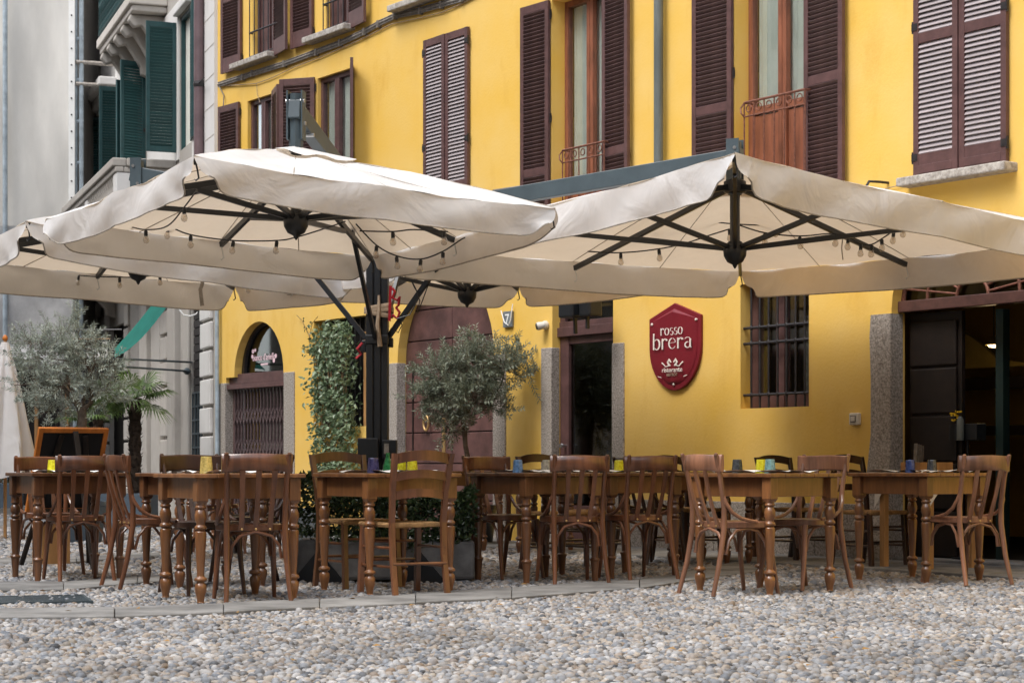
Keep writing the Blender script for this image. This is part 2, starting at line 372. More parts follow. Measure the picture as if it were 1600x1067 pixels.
ang = rng.uniform(0, PI, N); rx = S * rng.uniform(.36, .72, N); ry = rx * rng.uniform(.58, .95, N); rzz = np.minimum(rx, ry) * rng.uniform(.55, 1.15, N)
tone = rng.uniform(0, 1, N); patch = np.sin(P[:, 0] * .9 + 1.3) * np.sin(P[:, 1] * .7) * .002
base = rng.uniform(-.010, .002, N)
px = CX + F * P[:, 0] / P[:, 1]; row = HY + F * EYE / P[:, 1]
cand = np.where((px > 8) & (px < 1592) & (row < 1063))[0]; near = cand[np.argsort(P[cand, 1])][:300]
nearset = np.zeros(N, bool); nearset[near] = True
def pebble_unit(nseg, levels):
    v = []; f = []
    for (r, z) in levels:
        for k in range(nseg): v.append((r * math.cos(2 * PI * k / nseg), r * math.sin(2 * PI * k / nseg), z))
    top = len(v); v.append((0, 0, 1.0))
    for i in range(len(levels) - 1):
        for k in range(nseg):
            a, b = i * nseg + k, i * nseg + (k + 1) % nseg; f += [(a, b, b + nseg), (a, b + nseg, a + nseg)]
    l = (len(levels) - 1) * nseg
    for k in range(nseg): f.append((l + k, l + (k + 1) % nseg, top))
    return np.array(v), np.array(f)
shapes = []
for i in range(8):
    v, f = pebble_unit(9, [(1, -.3), (.96, .25), (.72, .72), (.36, .95)])
    v = v.copy(); th = np.arctan2(v[:, 1], v[:, 0]); rr = 1 + .10 * np.sin(2 * th + i) + .07 * np.sin(3 * th + 2 * i); v[:, 0] *= rr; v[:, 1] *= rr; v[:, 2] += .08 * np.sin(th * 1 + i) * np.hypot(v[:, 0], v[:, 1])
    me = bpy.data.meshes.new('cobblestone'); me.from_pydata(v.tolist(), [], f.tolist()); me.materials.append(Mt['stone']); me.polygons.foreach_set('use_smooth', [True] * len(f)); me.update(); shapes.append(me)
for i in near:
    o = bpy.data.objects.new('cobblestone', shapes[int(i) % 8]); COL.objects.link(o); o.parent = ground
    o.location = (P[i, 0], P[i, 1], base[i]); o.rotation_euler = (0, 0, ang[i]); o.scale = (rx[i], ry[i], rzz[i])
idx = np.where(~nearset)[0]
def mass(idx, unit, name):
    uv, uf = unit; n = len(idx); c, s = np.cos(ang[idx]), np.sin(ang[idx])
    th = np.arctan2(uv[:, 1], uv[:, 0]); ph = rng.uniform(0, 6.28, (n, 1)); rr = 1 + .13 * np.sin(2 * th[None] + ph) + .08 * np.sin(3 * th[None] + 2 * ph)
    x = uv[None, :, 0] * rx[idx][:, None] * rr; y = uv[None, :, 1] * ry[idx][:, None] * rr
    X = x * c[:, None] - y * s[:, None] + P[idx, 0][:, None]; Y = x * s[:, None] + y * c[:, None] + P[idx, 1][:, None]
    Z = (uv[None, :, 2] + .1 * np.sin(th[None] + ph) * np.hypot(uv[:, 0], uv[:, 1])[None]) * rzz[idx][:, None] + base[idx][:, None]
    V = np.stack([X, Y, Z], 2).reshape(-1, 3); Fc = (uf[None] + (np.arange(n) * len(uv))[:, None, None]).reshape(-1, 3)
    me = bpy.data.meshes.new(name); me.vertices.add(len(V)); me.vertices.foreach_set('co', V.astype(np.float32).ravel())
    me.loops.add(len(Fc) * 3); me.loops.foreach_set('vertex_index', Fc.astype(np.int32).ravel())
    me.polygons.add(len(Fc)); me.polygons.foreach_set('loop_start', np.arange(0, len(Fc) * 3, 3, dtype=np.int32))
    me.polygons.foreach_set('use_smooth', np.ones(len(Fc), bool))
    at_ = me.attributes.new('tone', 'FLOAT', 'POINT'); at_.data.foreach_set('value', np.repeat(tone[idx], len(uv)).astype(np.float32))
    me.materials.append(Mt['stones']); me.update(); me.validate(); return me
m1 = idx[P[idx, 1] < 11.5]; m2 = idx[P[idx, 1] >= 11.5]
# one mass: near stones in finer facets, far ones coarser
meA = mass(m1, pebble_unit(8, [(1, -.3), (.88, .5), (.5, .88)]), 'cobbles'); meB = mass(m2, pebble_unit(6, [(1, -.2), (.72, .68)]), 'cobbles_far')
oa = tag(link('cobbles', meA, ground), kind='stuff'); ob = link('cobbles', meB)
bpy.context.view_layer.objects.active = oa; oa.select_set(True); ob.select_set(True); bpy.ops.object.join()
print('cobbles', N)

# ---------------------------------------------------------------- walls with openings
def arch_pts(a0, a1, zs, rise, n=18):
    c, r = (a0 + a1) / 2, (a1 - a0) / 2
    return [(c - r * math.cos(PI * i / n), zs + rise * math.sin(PI * i / n)) for i in range(n + 1)]
def wall_mesh(a0, a1, z0, z1, holes):
    mb = MB(); A = {a0, a1}; Z = {z0, z1}
    for h in holes: A |= {h['a0'], h['a1']}; Z |= {h['z0'], h['z1'] + h.get('rise', 0)}
    A, Z = sorted(A), sorted(Z)
    for i in range(len(A) - 1):
        for j in range(len(Z) - 1):
            ca, cz = (A[i] + A[i + 1]) / 2, (Z[j] + Z[j + 1]) / 2
            if any(h['a0'] < ca < h['a1'] and h['z0'] < cz < h['z1'] + h.get('rise', 0) for h in holes): continue
            mb.add([(A[i], 0, Z[j]), (A[i + 1], 0, Z[j]), (A[i + 1], 0, Z[j + 1]), (A[i], 0, Z[j + 1])], [(0, 1, 2, 3)])
    for h in holes:
        D = h.get('D', .22); x0, x1, b, t = h['a0'], h['a1'], h['z0'], h['z1']
        mb.add([(x0, 0, b), (x0, D, b), (x0, D, t), (x0, 0, t)], [(0, 1, 2, 3)]); mb.add([(x1, 0, b), (x1, D, b), (x1, D, t), (x1, 0, t)], [(3, 2, 1, 0)])
        if not h.get('nosill'): mb.add([(x0, 0, b), (x1, 0, b), (x1, D, b), (x0, D, b)], [(0, 1, 2, 3)])
        if h.get('rise'):
            ap = arch_pts(x0, x1, t, h['rise']); top = t + h['rise']
            for i in range(len(ap) - 1):
                p, q = ap[i], ap[i + 1]
                mb.add([(p[0], 0, p[1]), (q[0], 0, q[1]), (q[0], 0, top), (p[0], 0, top)], [(0, 1, 2, 3)])
                mb.add([(p[0], 0, p[1]), (q[0], 0, q[1]), (q[0], D, q[1]), (p[0], D, p[1])], [(3, 2, 1, 0)])
        elif not h.get('notop'): mb.add([(x0, 0, t), (x1, 0, t), (x1, D, t), (x0, D, t)], [(3, 2, 1, 0)])
    return mb

ya, yz = YW.a, YW.z
yb = empty('yellow_building', (YW.O.x, YW.O.y, 0), YW.rz, label='yellow plastered building with brown shutters behind the restaurant tables', cat='building')
Z1B, Z1T = 3.27, 5.76            # first upper storey: foot and head of its windows
holes = []
def hole(xa, xb, z0, z1, **k): h = dict(a0=ya(xa), a1=ya(xb), z0=z0, z1=z1, **k); holes.append(h); return h
hW2 = hole(1148, 1258, Z1B, Z1T, D=.26); hW3 = hole(862, 944, Z1B, Z1T, D=.26)
hW5 = hole(496, 549, Z1B + .3, Z1T - .02, D=.09); hW6 = hole(387, 428, Z1B + .3, Z1T - .02, D=.09)
hT1 = hole(397, 432, 6.28, 8.6, D=.10); hT2 = hole(510, 548, 6.28, 8.6, D=.10); hT3 = hole(638, 690, 6.28, 8.6, D=.10)
zs_shop = yz(445, 583); hS = hole(353, 445, 0, zs_shop, D=.18, notop=True)
aS0, aS1 = ya(366), ya(443); hSa = dict(nosill=True, a0=aS0, a1=aS1, z0=zs_shop + .0, z1=zs_shop + .01, rise=yz(408, 503) - zs_shop, D=.18); holes.append(hSa)
hN = hole(490, 572, yz(500, 668), yz(500, 501), D=.16)
aG0, aG1 = ya(621), ya(772); zG = yz(633, 566)
hG = dict(a0=aG0, a1=aG1, z0=0, z1=zG, rise=(aG1 - aG0) / 2, D=.12); holes.append(hG)
hD = hole(863, 958, 0, yz(863, 452), D=.12)
hB = hole(1157, 1264, yz(1200, 637), yz(1200, 440), D=.20)
aR0 = ya(1393); zR = yz(1408, 483); aRc = YW.hit(1524, 455, .15)[0]; hR = dict(a0=aR0, a1=2 * aRc - aR0, z0=0, z1=zR, rise=.72, D=.16); holes.append(hR)
wm = wall_mesh(0, 30, 0, 12, holes)  # right end lengthened out of view to block light from that side
part('wall', wm, 'yellow', yb)
mb = MB(); mb.box(0, 19, 5.2, 5.4, 0, 12); mb.box(18.8, 19, .42, 5.2, 0, 12); mb.box(.02, .2, .42, 5.2, 0, 12); part('wall', mb, 'yellow', yb)
mb = MB(); mb.box(-.0, 19.2, -.35, 5.5, 12, 12.25); part('roof', mb, 'sillstone', yb)
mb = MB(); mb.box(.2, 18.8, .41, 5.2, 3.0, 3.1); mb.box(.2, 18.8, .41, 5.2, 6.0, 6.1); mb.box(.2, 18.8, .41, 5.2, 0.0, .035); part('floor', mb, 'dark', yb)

# stone plinth
def seg_box(xa, xb, z0, z1, m='granite', pr=.012, D=.1, name='plinth'):
    mb = MB(); mb.box(ya(xa), ya(xb), -pr, D, z0, z1); return part(name, mb, m, yb, bevel=.005)
for xa, xb in [(460, 478), (478, 560), (560, 611)]: pass
a0_, a1_ = ya(975.5), ya(1361.5); n_ = 5
for i in range(n_):
    mb = MB(); w_ = (a1_ - a0_) / n_; mb.box(a0_ + i * w_ + (.003 if i else 0), a0_ + (i + 1) * w_ - .003, -.014, .1, 0, .50); part('plinth_slab', mb, 'granite', yb, bevel=.006)
# stone jambs
def jamb(xa, xb, ztop, D, bulge=False, side=None, z0=0):
    mb = MB(); a0, a1 = ya(xa), ya(xb)
    if not bulge: mb.box(a0, a1, -.018, D, z0, ztop)
    else:
        zz = [0, .18, .34, .5, .75, 1.1, 1.6, 1.95, ztop]; bl = [.13, .16, .12, .06, .03, .0, .0, .015, 0.0]; bo = [.10, .13, .10, .05, .02, 0, 0, .0, 0]
        P = []
        for z, l, o in zip(zz, bl, bo): P.append([(a0 - l, .05, z), (a0 - l, -.018 - o, z), (a0 + .1, -.03 - o, z), (a1 + o * .4, -.018 - o, z), (a1 + .004, D, z)])
        mb.grid(P); mb.add(P[-1], [(0, 1, 2, 3, 4)])
    o = part('stone_jamb', mb, 'granite', yb, bevel=.01); return o
jamb(340.5, 353.3, zs_shop - .07, .17); jamb(444.6, 461, zs_shop + .01, .17)
jamb(609, 621.4, zG, .115); jamb(771.5, 791, zG, .115)
jamb(847, 863.4, yz(860, 543), .095); jamb(957.6, 976, yz(965, 536), .095)
jamb(1362, 1393.4, yz(1380, 491), .13, bulge=True)

# ---- shutters
def slat_mesh(w, t=.008, d=.046, tilt=48, m='slat'):
    mb = MB(); c, s = math.cos(math.radians(tilt)), math.sin(math.radians(tilt)); h = d / 2
    p = [(-h * c - t / 2 * s, -h * s + t / 2 * c), (h * c - t / 2 * s, h * s + t / 2 * c), (h * c + t / 2 * s, h * s - t / 2 * c), (-h * c + t / 2 * s, -h * s - t / 2 * c)]
    vs = [(x, y, z) for x in (0, w) for y, z in p]
    mb.add(vs, [(3, 2, 1, 0), (4, 5, 6, 7), (0, 1, 5, 4), (1, 2, 6, 5), (2, 3, 7, 6), (3, 0, 4, 7)])
    return mb.mesh('slat', m)
ZV = lambda xpx, fr=YW: fr.z(xpx, -8)
def shutter(parent, fr, apx, a, y, z0, z1, w, sgn, ang, mids=(.36,), m='brown', ms='slat', bottom=.0, pitch=.041, name='shutter', zvis=None, tilt=48):
    """leaf hinged at wall coordinate a; sgn +1 extends towards +x when closed; ang = opening angle in degrees"""
    T = .038; st = .058; rl = .085
    H = z1 - z0; mb = MB()
    mb.box(0, st, -T, 0, 0, H); mb.box(w - st, w, -T, 0, 0, H)
    rails = [(0, rl + bottom), (H - rl, H)] + [(H * f - rl / 2, H * f + rl / 2) for f in mids]
    for r0, r1 in rails: mb.box(st, w - st, -T + .003, -.003, r0, r1)
    if bottom: mb.box(st + .0, w - st, -T - .002, -T + .003, .01, bottom - .01)
    me = mb.mesh(name, m)
    o = link(name, me, parent, (a, y, z0), bevel=.003)
    if sgn < 0: o.scale = (-1, 1, 1)
    o.rotation_euler = (0, 0, math.radians(-ang * sgn))
    sm = slat_mesh(w - 2 * st, m=ms, tilt=tilt); rails.sort(); rest = MB()
    zv = (ZV(apx, fr) if zvis is None else zvis) - z0
    for (b0, t0), (b1, t1) in zip(rails[:-1], rails[1:]):
        n = int((b1 - t0) / pitch); p = (b1 - t0) / n
        for i in range(n):
            z = t0 + (i + .5) * p
            if z < zv: s = link('slat', sm, o, (st, -T / 2, z))
            else: rest.v += [(v.co.x + st, v.co.y - T / 2, v.co.z + z) for v in sm.vertices]; b = len(rest.v) - 8; rest.f += [tuple(k + b for k in f.vertices) for f in sm.polygons]; rest.m += [0] * 6
    if rest.v: tag(part('slats', rest, ms, o), kind='stuff')
    # hinges
    hb = MB()
    hb.box(-.014, .05, -T - .006, -T, -.03, .03); hb.box(-.016, -.002, -T, -T / 2, -.05, .05); hm_ = hb.mesh('hinge', 'black_iron')
    for f in (.06, .5, .94): link('hinge', hm_, o, (0, 0, H * f))
    return o
def closed_pair(x0, x1, z0, z1, mids, bottom=.09):
    a0, a1 = ya(x0, -.04), ya(x1, -.04); w = (a1 - a0) / 2 - .003
    shutter(yb, YW, x0, a0, -.012, z0, z1, w, 1, 1.2, mids, bottom=bottom, ms='slat_pale', tilt=56); shutter(yb, YW, x1, a1, -.012, z0, z1, w, -1, 0, mids, bottom=bottom, ms='slat_pale', tilt=56)
    mb = MB(); mb.box(a0 + .03, a1 - .03, -.010, -.002, z0 + .03, z1 - .03); part('panel', mb, 'dark', yb)
closed_pair(1428, 1573, Z1B, Z1T, (.46,)); closed_pair(662, 731, Z1B, Z1T, (.30,), .04)
# black panels behind the closed shutters stand in for a shaded recess
wl = hW2['a1'] - hW2['a0']
shutter(yb, YW, 1115, hW2['a0'] - .0, -.05, Z1B, Z1T, ya(1146) - ya(1087), 1, 178, (.38,))
shutter(yb, YW, 1290, hW2['a1'] + .03, -.05, Z1B, Z1T, ya(1324) - ya(1259), -1, 176, (.40,))
shutter(yb, YW, 840, hW3['a0'] - .0, -.05, Z1B, Z1T, ya(861) - ya(820), 1, 177, (.28, ))
shutter(yb, YW, 965, hW3['a1'] + .02, -.05, Z1B, Z1T, ya(988) - ya(943), -1, 175, (.30,))
shutter(yb, YW, 465, ya(495), -.04, Z1B + .3, Z1T, .49, 1, 144, (.3,))
shutter(yb, YW, 430, ya(428), -.04, Z1B + .3, Z1T, .49, -1, 160, (.3,))
shutter(yb, YW, 360, ya(377), -.05, Z1B + .3, Z1T, ya(377) - ya(349), 1, 176, (.3,))
shutter(yb, YW, 545, ya(550), -.03, Z1B + .3, Z1T, .50, -1, 150, (.3,))
shutter(yb, YW, 366, ya(380), -.05, 6.20, 8.7, ya(380) - ya(353), 1, 176, (.4,), bottom=.12)
shutter(yb, YW, 440, ya(430), -.05, 6.20, 8.7, ya(459) - ya(428), -1, 170, (.4,), bottom=.12)
shutter(yb, YW, 475, ya(492), -.05, 6.20, 8.7, ya(492) - ya(462), 1, 176, (.4,), bottom=.12)
shutter(yb, YW, 560, ya(547), -.05, 6.20, 8.7, ya(581) - ya(546), -1, 172, (.4,), bottom=.12)
# sills
def sill(x0, x1, z, pr=.16, h=.075):
    mb = MB(); mb.box(ya(x0), ya(x1), -pr, .02, z - h, z); part('window_sill', mb, 'sillstone', yb, bevel=.012)
sill(1420, 1590, Z1B - .015); sill(374, 434, 6.26); sill(488, 555, 6.26); sill(622, 704, 6.27)
# ---- windows: frame > pane, curtain
def window(h, D=.17, m='brown', mid=True, rails=(), curt=True, panel=0.0, cm='curtain', gl='glass'):
    a0, a1, z0, z1 = h['a0'], h['a1'], h['z0'], h['z1']; W = a1 - a0; H = z1 - z0
    mb = MB(); fw = .06; mb.box(0, fw, 0, .07, 0, H); mb.box(W - fw, W, 0, .07, 0, H); mb.box(fw, W - fw, 0, .07, H - fw, H); mb.box(fw, W - fw, 0, .07, 0, fw)
    if mid: mb.box(W / 2 - .055, W / 2 - .004, -.012, .05, fw, H - fw); mb.box(W / 2 + .004, W / 2 + .055, -.012, .05, fw, H - fw)
    for r in rails: mb.box(fw, W / 2 - .055, .004, .06, H * r - .035, H * r + .035); mb.box(W / 2 + .055, W - fw, .004, .06, H * r - .035, H * r + .035)
    if panel: mb.box(fw, W / 2 - .055, .02, .05, fw, H * panel); mb.box(W / 2 + .055, W - fw, .02, .05, fw, H * panel)
    o = link('window', mb.mesh('window', m), yb, (a0, D, z0), bevel=.004)
    for (s0, s1) in ([(fw, W / 2 - .055), (W / 2 + .055, W - fw)] if mid else [(fw, W - fw)]):
        g = MB(); g.box(s0 - .004, s1 + .004, .032, .037, fw + H * panel * .97, H - fw + .004); part('pane', g, gl, o)
    if curt:
        c = MB(); n = 40; Pm = [[(fw + (W - 2 * fw) * i / n, .085 + .014 * math.sin(i * 1.9) + .008 * math.sin(i * 4.1), z) for i in range(n + 1)] for z in (fw, H - fw)]
        c.grid(Pm); part('curtain', c, cm, o, smooth=True)
    return o
window(hW2, m='red_wood', panel=.34, rails=(.36,)); window(hW3, m='red_wood', panel=.20, rails=(.22,))
window(hW5, D=.05); window(hW6, D=.05)
for h in (hT1, hT2, hT3): window(h, D=.05, panel=.62, rails=(.4,), curt=False)
# ---- little balcony railings in front of the tall windows
def railing(x0, x1, zt, zb, m='rust', scroll=True, d=-.10):
    a0, a1 = ya(x0, d), ya(x1, d); mb = MB(); mb.tube([(a0, .02, zt), (a0, d, zt), (a1, d, zt), (a1, .02, zt)], .012, 6)
    root = part('railing', mb, m, yb); mb = MB(); mb.tube([(a0, .02, zb), (a0, d, zb), (a1, d, zb), (a1, .02, zb)], .010, 6); part('rail', mb, m, root)
    if scroll: mb = MB(); mb.tube([(a0, d, zt - .13), (a1, d, zt - .13)], .008, 6); part('rail', mb, m, root)
    n = max(4, int((a1 - a0) / .12)); bar = MB(); bar.tube([(0, 0, zb), (0, 0, zt)], .0075, 6); me = bar.mesh('bar', m, True)
    for i in range(n + 1): link('bar', me, root, (a0 + (a1 - a0) * i / n, d, 0))
    if scroll:
        sc = MB()
        for i in range(n):
            c = a0 + (a1 - a0) * (i + .5) / n
            sc.tube([(c + .034 * math.cos(t), d - .004, zt - .062 + .034 * math.sin(t)) for t in [k * 2 * PI / 10 for k in range(11)]], .006, 5, caps=False)
            sc.lathe([(.002, -.012), (.014, 0), (.002, .012)], 6, (c - (a1 - a0) / n / 2, d, zt - .13))
        sc.tube([(a0, d, zt), (a0 - .03, d - .02, zt - .05), (a0 - .01, d - .03, zt - .1), (a0, d, zt - .13)], .008, 5)
        part('scrollwork', sc, m, root, smooth=True)
railing(1163, 1258, 4.19, 3.3); railing(879, 944, 4.12, 3.3)
railing(390, 434, 6.62, 6.30, 'black_iron', False, -.05); railing(505, 552, 6.62, 6.30, 'black_iron', False, -.05)
railing(390, 434, 7.25, 6.62, 'black_iron', False, -.05); railing(505, 552, 7.25, 6.62, 'black_iron', False, -.05)
# ---- cable along the wall, wires, hooks, pipes
def wpt(x, y, d=-.03): a, z = YW.hit(x, y, d); return (a, d, z)
cab = MB(); pts = [(341, 133), (380, 121), (395, 115), (445, 100), (495, 82), (532, 67), (570, 50), (592, 38), (617, 25), (657, 17), (690, 8), (722, -2), (760, -22)]
for dz, r in ((0, .018), (.03, .010), (-.028, .009)):
    cab.tube([(lambda p: (p[0], p[1], p[2] + dz + .006 * math.sin(i * 2.1)))(wpt(*p)) for i, p in enumerate(pts)], r, 6)
cab.tube([wpt(342, 134), wpt(350, 150), wpt(347, 190), wpt(342, 240)], .008, 5)
cb = part('cable_bundle', cab, 'cable', yb, smooth=True)
clip = MB(); clip.box(-.015, .015, -.06, 0.0, -.045, .04); me = clip.mesh('clip', 'cable')
for p in pts[1:-1]: q = wpt(*p); link('clip', me, cb, (q[0], 0, q[2]))
wr = MB(); wr.tube([wpt(*p, -.02) for p in [(345, 135), (400, 131), (425, 122), (460, 105), (500, 90), (560, 64), (612, 38), (650, 30), (690, 20), (722, 6), (760, -14)]], .006, 5)
wr.tube([wpt(*p, -.02) for p in [(401, 131), (402, 148), (406, 160)]], .004, 5); part('wire', wr, 'tape', yb, smooth=True)
wr = MB(); wr.tube([wpt(*p, -.02) for p in [(770, 297), (830, 288), (1000, 262), (1150, 236), (1420, 288)][:4]], .005, 5)
wr.tube([wpt(*p, -.02) for p in [(1330, 300), (1380, 296), (1420, 286)]], .004, 5); part('wire', wr, 'tape', yb)
pp = MB(); a, z = YW.hit(1029, 200, -.09); pp.tube([(a, -.09, 2.9), (a, -.09, 12)], .047, 14)
dp = part('downpipe', pp, 'pipe', yb, smooth=True, label='grey green downpipe between the tall windows')
cl = MB(); [cl.lathe([(.054, -.03), (.057, 0), (.054, .03)], 14, (a, -.09, zz)) for zz in (3.6, 5.6, 7.6)]; part('pipe_clip', cl, 'pipe', dp, smooth=True)
pp = MB(); a, z = YW.hit(340, 500, -.06); pp.tube([(a - .01, -.06, 0), (a - .01, -.06, 3.2)], .03, 10); part('downpipe', pp, 'pipe_blue', yb, smooth=True, )
hk = MB(); p = Vector(wpt(1388, 286, 0)); hk.tube([p, p + Vector((0, -.10, .0)), p + Vector((-.03, -.2, -.0)), p + Vector((-.05, -.22, -.05))], .012, 6); part('hook', hk, 'black_iron', yb, smooth=True)

# ---- shop front at the left: arch window with lettering, folding grille
shop = empty('shop_front'); shop.parent = yb
mb = MB(); a0, a1 = hS['a0'], hS['a1']; D = .11
mb.box(a0 + .002, a1 + .05, D - .06, D + .08, zs_shop - .09, zs_shop + .045); mb.box(a0 + .002, a1 + .03, D - .10, D + .0, zs_shop - .16, zs_shop - .095)
mb.box(a0 + .002, a0 + .10, D, D + .08, 0, zs_shop - .16); mb.box(a1 - .06, a1 - .002, D, D + .08, 0, zs_shop - .16)
part('frame', mb, 'brown', shop, bevel=.004)
ap = arch_pts(aS0 + .002, aS1 - .002, zs_shop + .02, hSa['rise'] - .012, 24); ai = [((p[0] - (aS0 + aS1) / 2) * .9 + (aS0 + aS1) / 2, (p[1] - zs_shop) * .91 + zs_shop + .03) for p in ap]
mb = MB(); P1 = [[(p[0], D, p[1]) for p in ap], [(q[0], D, q[1]) for q in ai], [(q[0], D + .07, q[1]) for q in ai]]; mb.grid(P1); part('arch_frame', mb, 'black_iron', shop)
mb = MB(); mb.prism(ai, D + .045, D + .05); part('pane', mb, 'darkglass', shop)
mb = MB(); mb.box(aS0, aS1, D + .3, D + .32, .05, 3.2); part('blind', mb, 'cable', shop)
n = 17; wz0, wz1 = .05, zs_shop - .17
b = MB(); b.box(-.009, .009, -.012, .012, wz0, wz1); me = b.mesh('bar', 'grille')
for i in range(n): link('bar', me, shop, (a0 + .11 + (a1 - a0 - .18) * i / (n - 1), D - .02, 0))
lat = MB(); st = (a1 - a0 - .18) / (n - 1)
for i in range(n - 1):
    a = a0 + .11 + st * i
    for k in range(5):
        z = .15 + k * .42
        lat.bar((a, D - .04, z), (a + st, D - .04, z + .20), .018, .006, (0, 1, 0)); lat.bar((a + st, D - .035, z), (a, D - .035, z + .20), .018, .006, (0, 1, 0))
tag(part('lattice', lat, 'grille', shop), kind='stuff')
def text(s, size, loc, parent, m, rot=(PI / 2, 0, 0), width=None, ext=.002, name='lettering', align='CENTER'):
    c = bpy.data.curves.new(name, 'FONT'); c.body = s; c.size = size; c.extrude = ext; c.align_x = align; c.resolution_u = 3
    return place_text_mesh(c, m, name, parent, loc, rot, width)
ta, tz = YW.hit(410, 560, D); text("bianco d'aniello", .125, (ta - .01, D + .03, tz - .02), shop, 'pink', width=.64)
bb = MB(); bb.box(ta - .1, ta + .1, D + .028, D + .032, tz - .085, tz - .065); part('lettering', bb, 'pink', shop)
for (x, y, r) in [(392.5, 549, .030), (391.5, 557, .028), (428, 556, .030), (425, 563, .030), (396, 547, .024)]:
    a, z = YW.hit(x, y, D); dots = MB(); dots.prism([(a + r * math.cos(t * PI / 6), z + r * 1.0 * math.sin(t * PI / 6)) for t in range(12)], D + .026, D + .03); part('emblem', dots, 'pink', shop)
# ---- niche with iron bars
niche = empty('barred_niche'); niche.parent = yb
mb = MB(); mb.box(hN['a0'], hN['a1'], .155, .18, hN['z0'], hN['z1']); part('panel', mb, 'dark', niche)
b = MB(); b.tube([(0, 0, hN['z0']), (0, 0, hN['z1'])], .009, 6); me = b.mesh('bar', 'black_iron')
for i in range(9): link('bar', me, niche, (hN['a0'] + .12 + i * .125, .10, 0))
mb = MB(); mb.box(hN['a1'] - .06, hN['a1'] - .003, .0, .2, hN['z0'], hN['z1'] - .2); part('frame', mb, 'oak', niche)
# ---- arched gate of brown planks
gate = empty('gate'); gate.parent = yb; gate['label'] = 'brown wooden arched gate of wide horizontal planks with brass knocker'
D = .115; R = (aG1 - aG0) / 2; ac = (aG0 + aG1) / 2; zz = 0.03
rows = [.42, .42, .36, .36, .36, .36, .36, .36, .36, .36]; k = 0
while zz < zG + R - .02 and k < len(rows):
    z1_ = min(zz + rows[k] - .012, zG + R - .01)
    def half(z): return R - .004 if z <= zG else math.sqrt(max(0, R * R - (z - zG) ** 2)) - .004
    for s in (-1, 1):
        n = 6; zs_ = [zz + (z1_ - zz) * i / n for i in range(n + 1)]
        outer = [(ac + s * half(z), z) for z in zs_]; inner = [(ac + s * .006, z1_), (ac + s * .006, zz)]
        pl = MB(); pl.prism(outer + inner, D - random.uniform(0, .004), D + .05); part('plank', pl, 'brown_gate', gate, bevel=.007)
    zz += rows[k]; k += 1
mb = MB(); mb.prism([(p[0], p[1]) for p in arch_pts(aG0, aG1, zG, R)] + [(aG1, 0), (aG0, 0)], D + .051, D + .09); part('backing', mb, 'darkwood', gate)
mb = MB(); x_, z_ = YW.hit(645, 600, D); w_x = ya(646, D); mb.box(w_x - .012, w_x + .012, D - .012, D + .0, .03, 2.0); mb.box(w_x + .01, ya(700, D), D - .010, D, .05, .10); part('wicket_joint', mb, 'darkwood', gate)
x_, z_ = YW.hit(670, 661, D)
kn = MB(); kn.tube([(x_ + .055 * math.cos(t), D - .04, z_ + .085 * math.sin(t)) for t in [i * 2 * PI / 16 for i in range(17)]], .014, 7, caps=False); kn.lathe([(.04, -.03), (.03, 0), (.012, .02)], 12, (x_, D - .01, z_ + .06), 'y'); part('knocker', kn, 'gold', gate, smooth=True)
x_, z_ = YW.hit(694, 680, D); kn = MB(); kn.box(x_ - .035, x_ + .035, D - .012, D - .001, z_ - .2, z_ + .2); part('push_plate', kn, 'gold', gate, bevel=.01)
# ---- glazed door
door = empty('door'); door.parent = yb
D = .10; a0, a1 = hD['a0'] + .002, hD['a1'] - .002; zt = hD['z1'] - .002; tr_ = yz(915, 522)
fm = MB(); fm.box(a0, a0 + .15, D, D + .09, .03, tr_); fm.box(a1 - .08, a1, D, D + .09, .03, tr_); fm.box(a0, a1, D - .04, D + .09, tr_, tr_ + .10); fm.box(a0, a1, D - .01, D + .09, tr_ + .10, tr_ + .16)
fm.box(a0, a0 + .09, D, D + .09, tr_ + .16, zt); fm.box(a1 - .05, a1, D, D + .09, tr_ + .16, zt); fm.box(a0 + .09, a1 - .05, D, D + .09, zt - .05, zt)
fm.box(a0 + .15, a1 - .08, D + .01, D + .07, .03, .42); fm.box(a0 + .15, a1 - .08, D + .01, D + .07, tr_ - .08, tr_)
part('frame', fm, 'brown', door, bevel=.005)
g = MB(); g.box(a0 + .148, a1 - .078, D + .035, D + .041, .42, tr_ - .08); part('pane', g, 'darkglass', door)
g = MB(); g.box(a0 + .088, a1 - .048, D + .035, D + .041, tr_ + .16, zt - .05); part('pane', g, 'darkglass', door)
g = MB(); g.lathe([(.022, -.07), (.026, -.05), (.012, -.03), (.012, 0)], 10, (a0 + .10, D, 1.05), 'y'); part('knob', g, 'steel', door, smooth=True)
g = MB(); g.box(a0 + .18, a0 + .45, D + .06, D + .07, .62, .95); g.box(a0 + .55, a0 + .95, D + .20, D + .21, .7, 1.0); part('notice', g, 'cable', door)
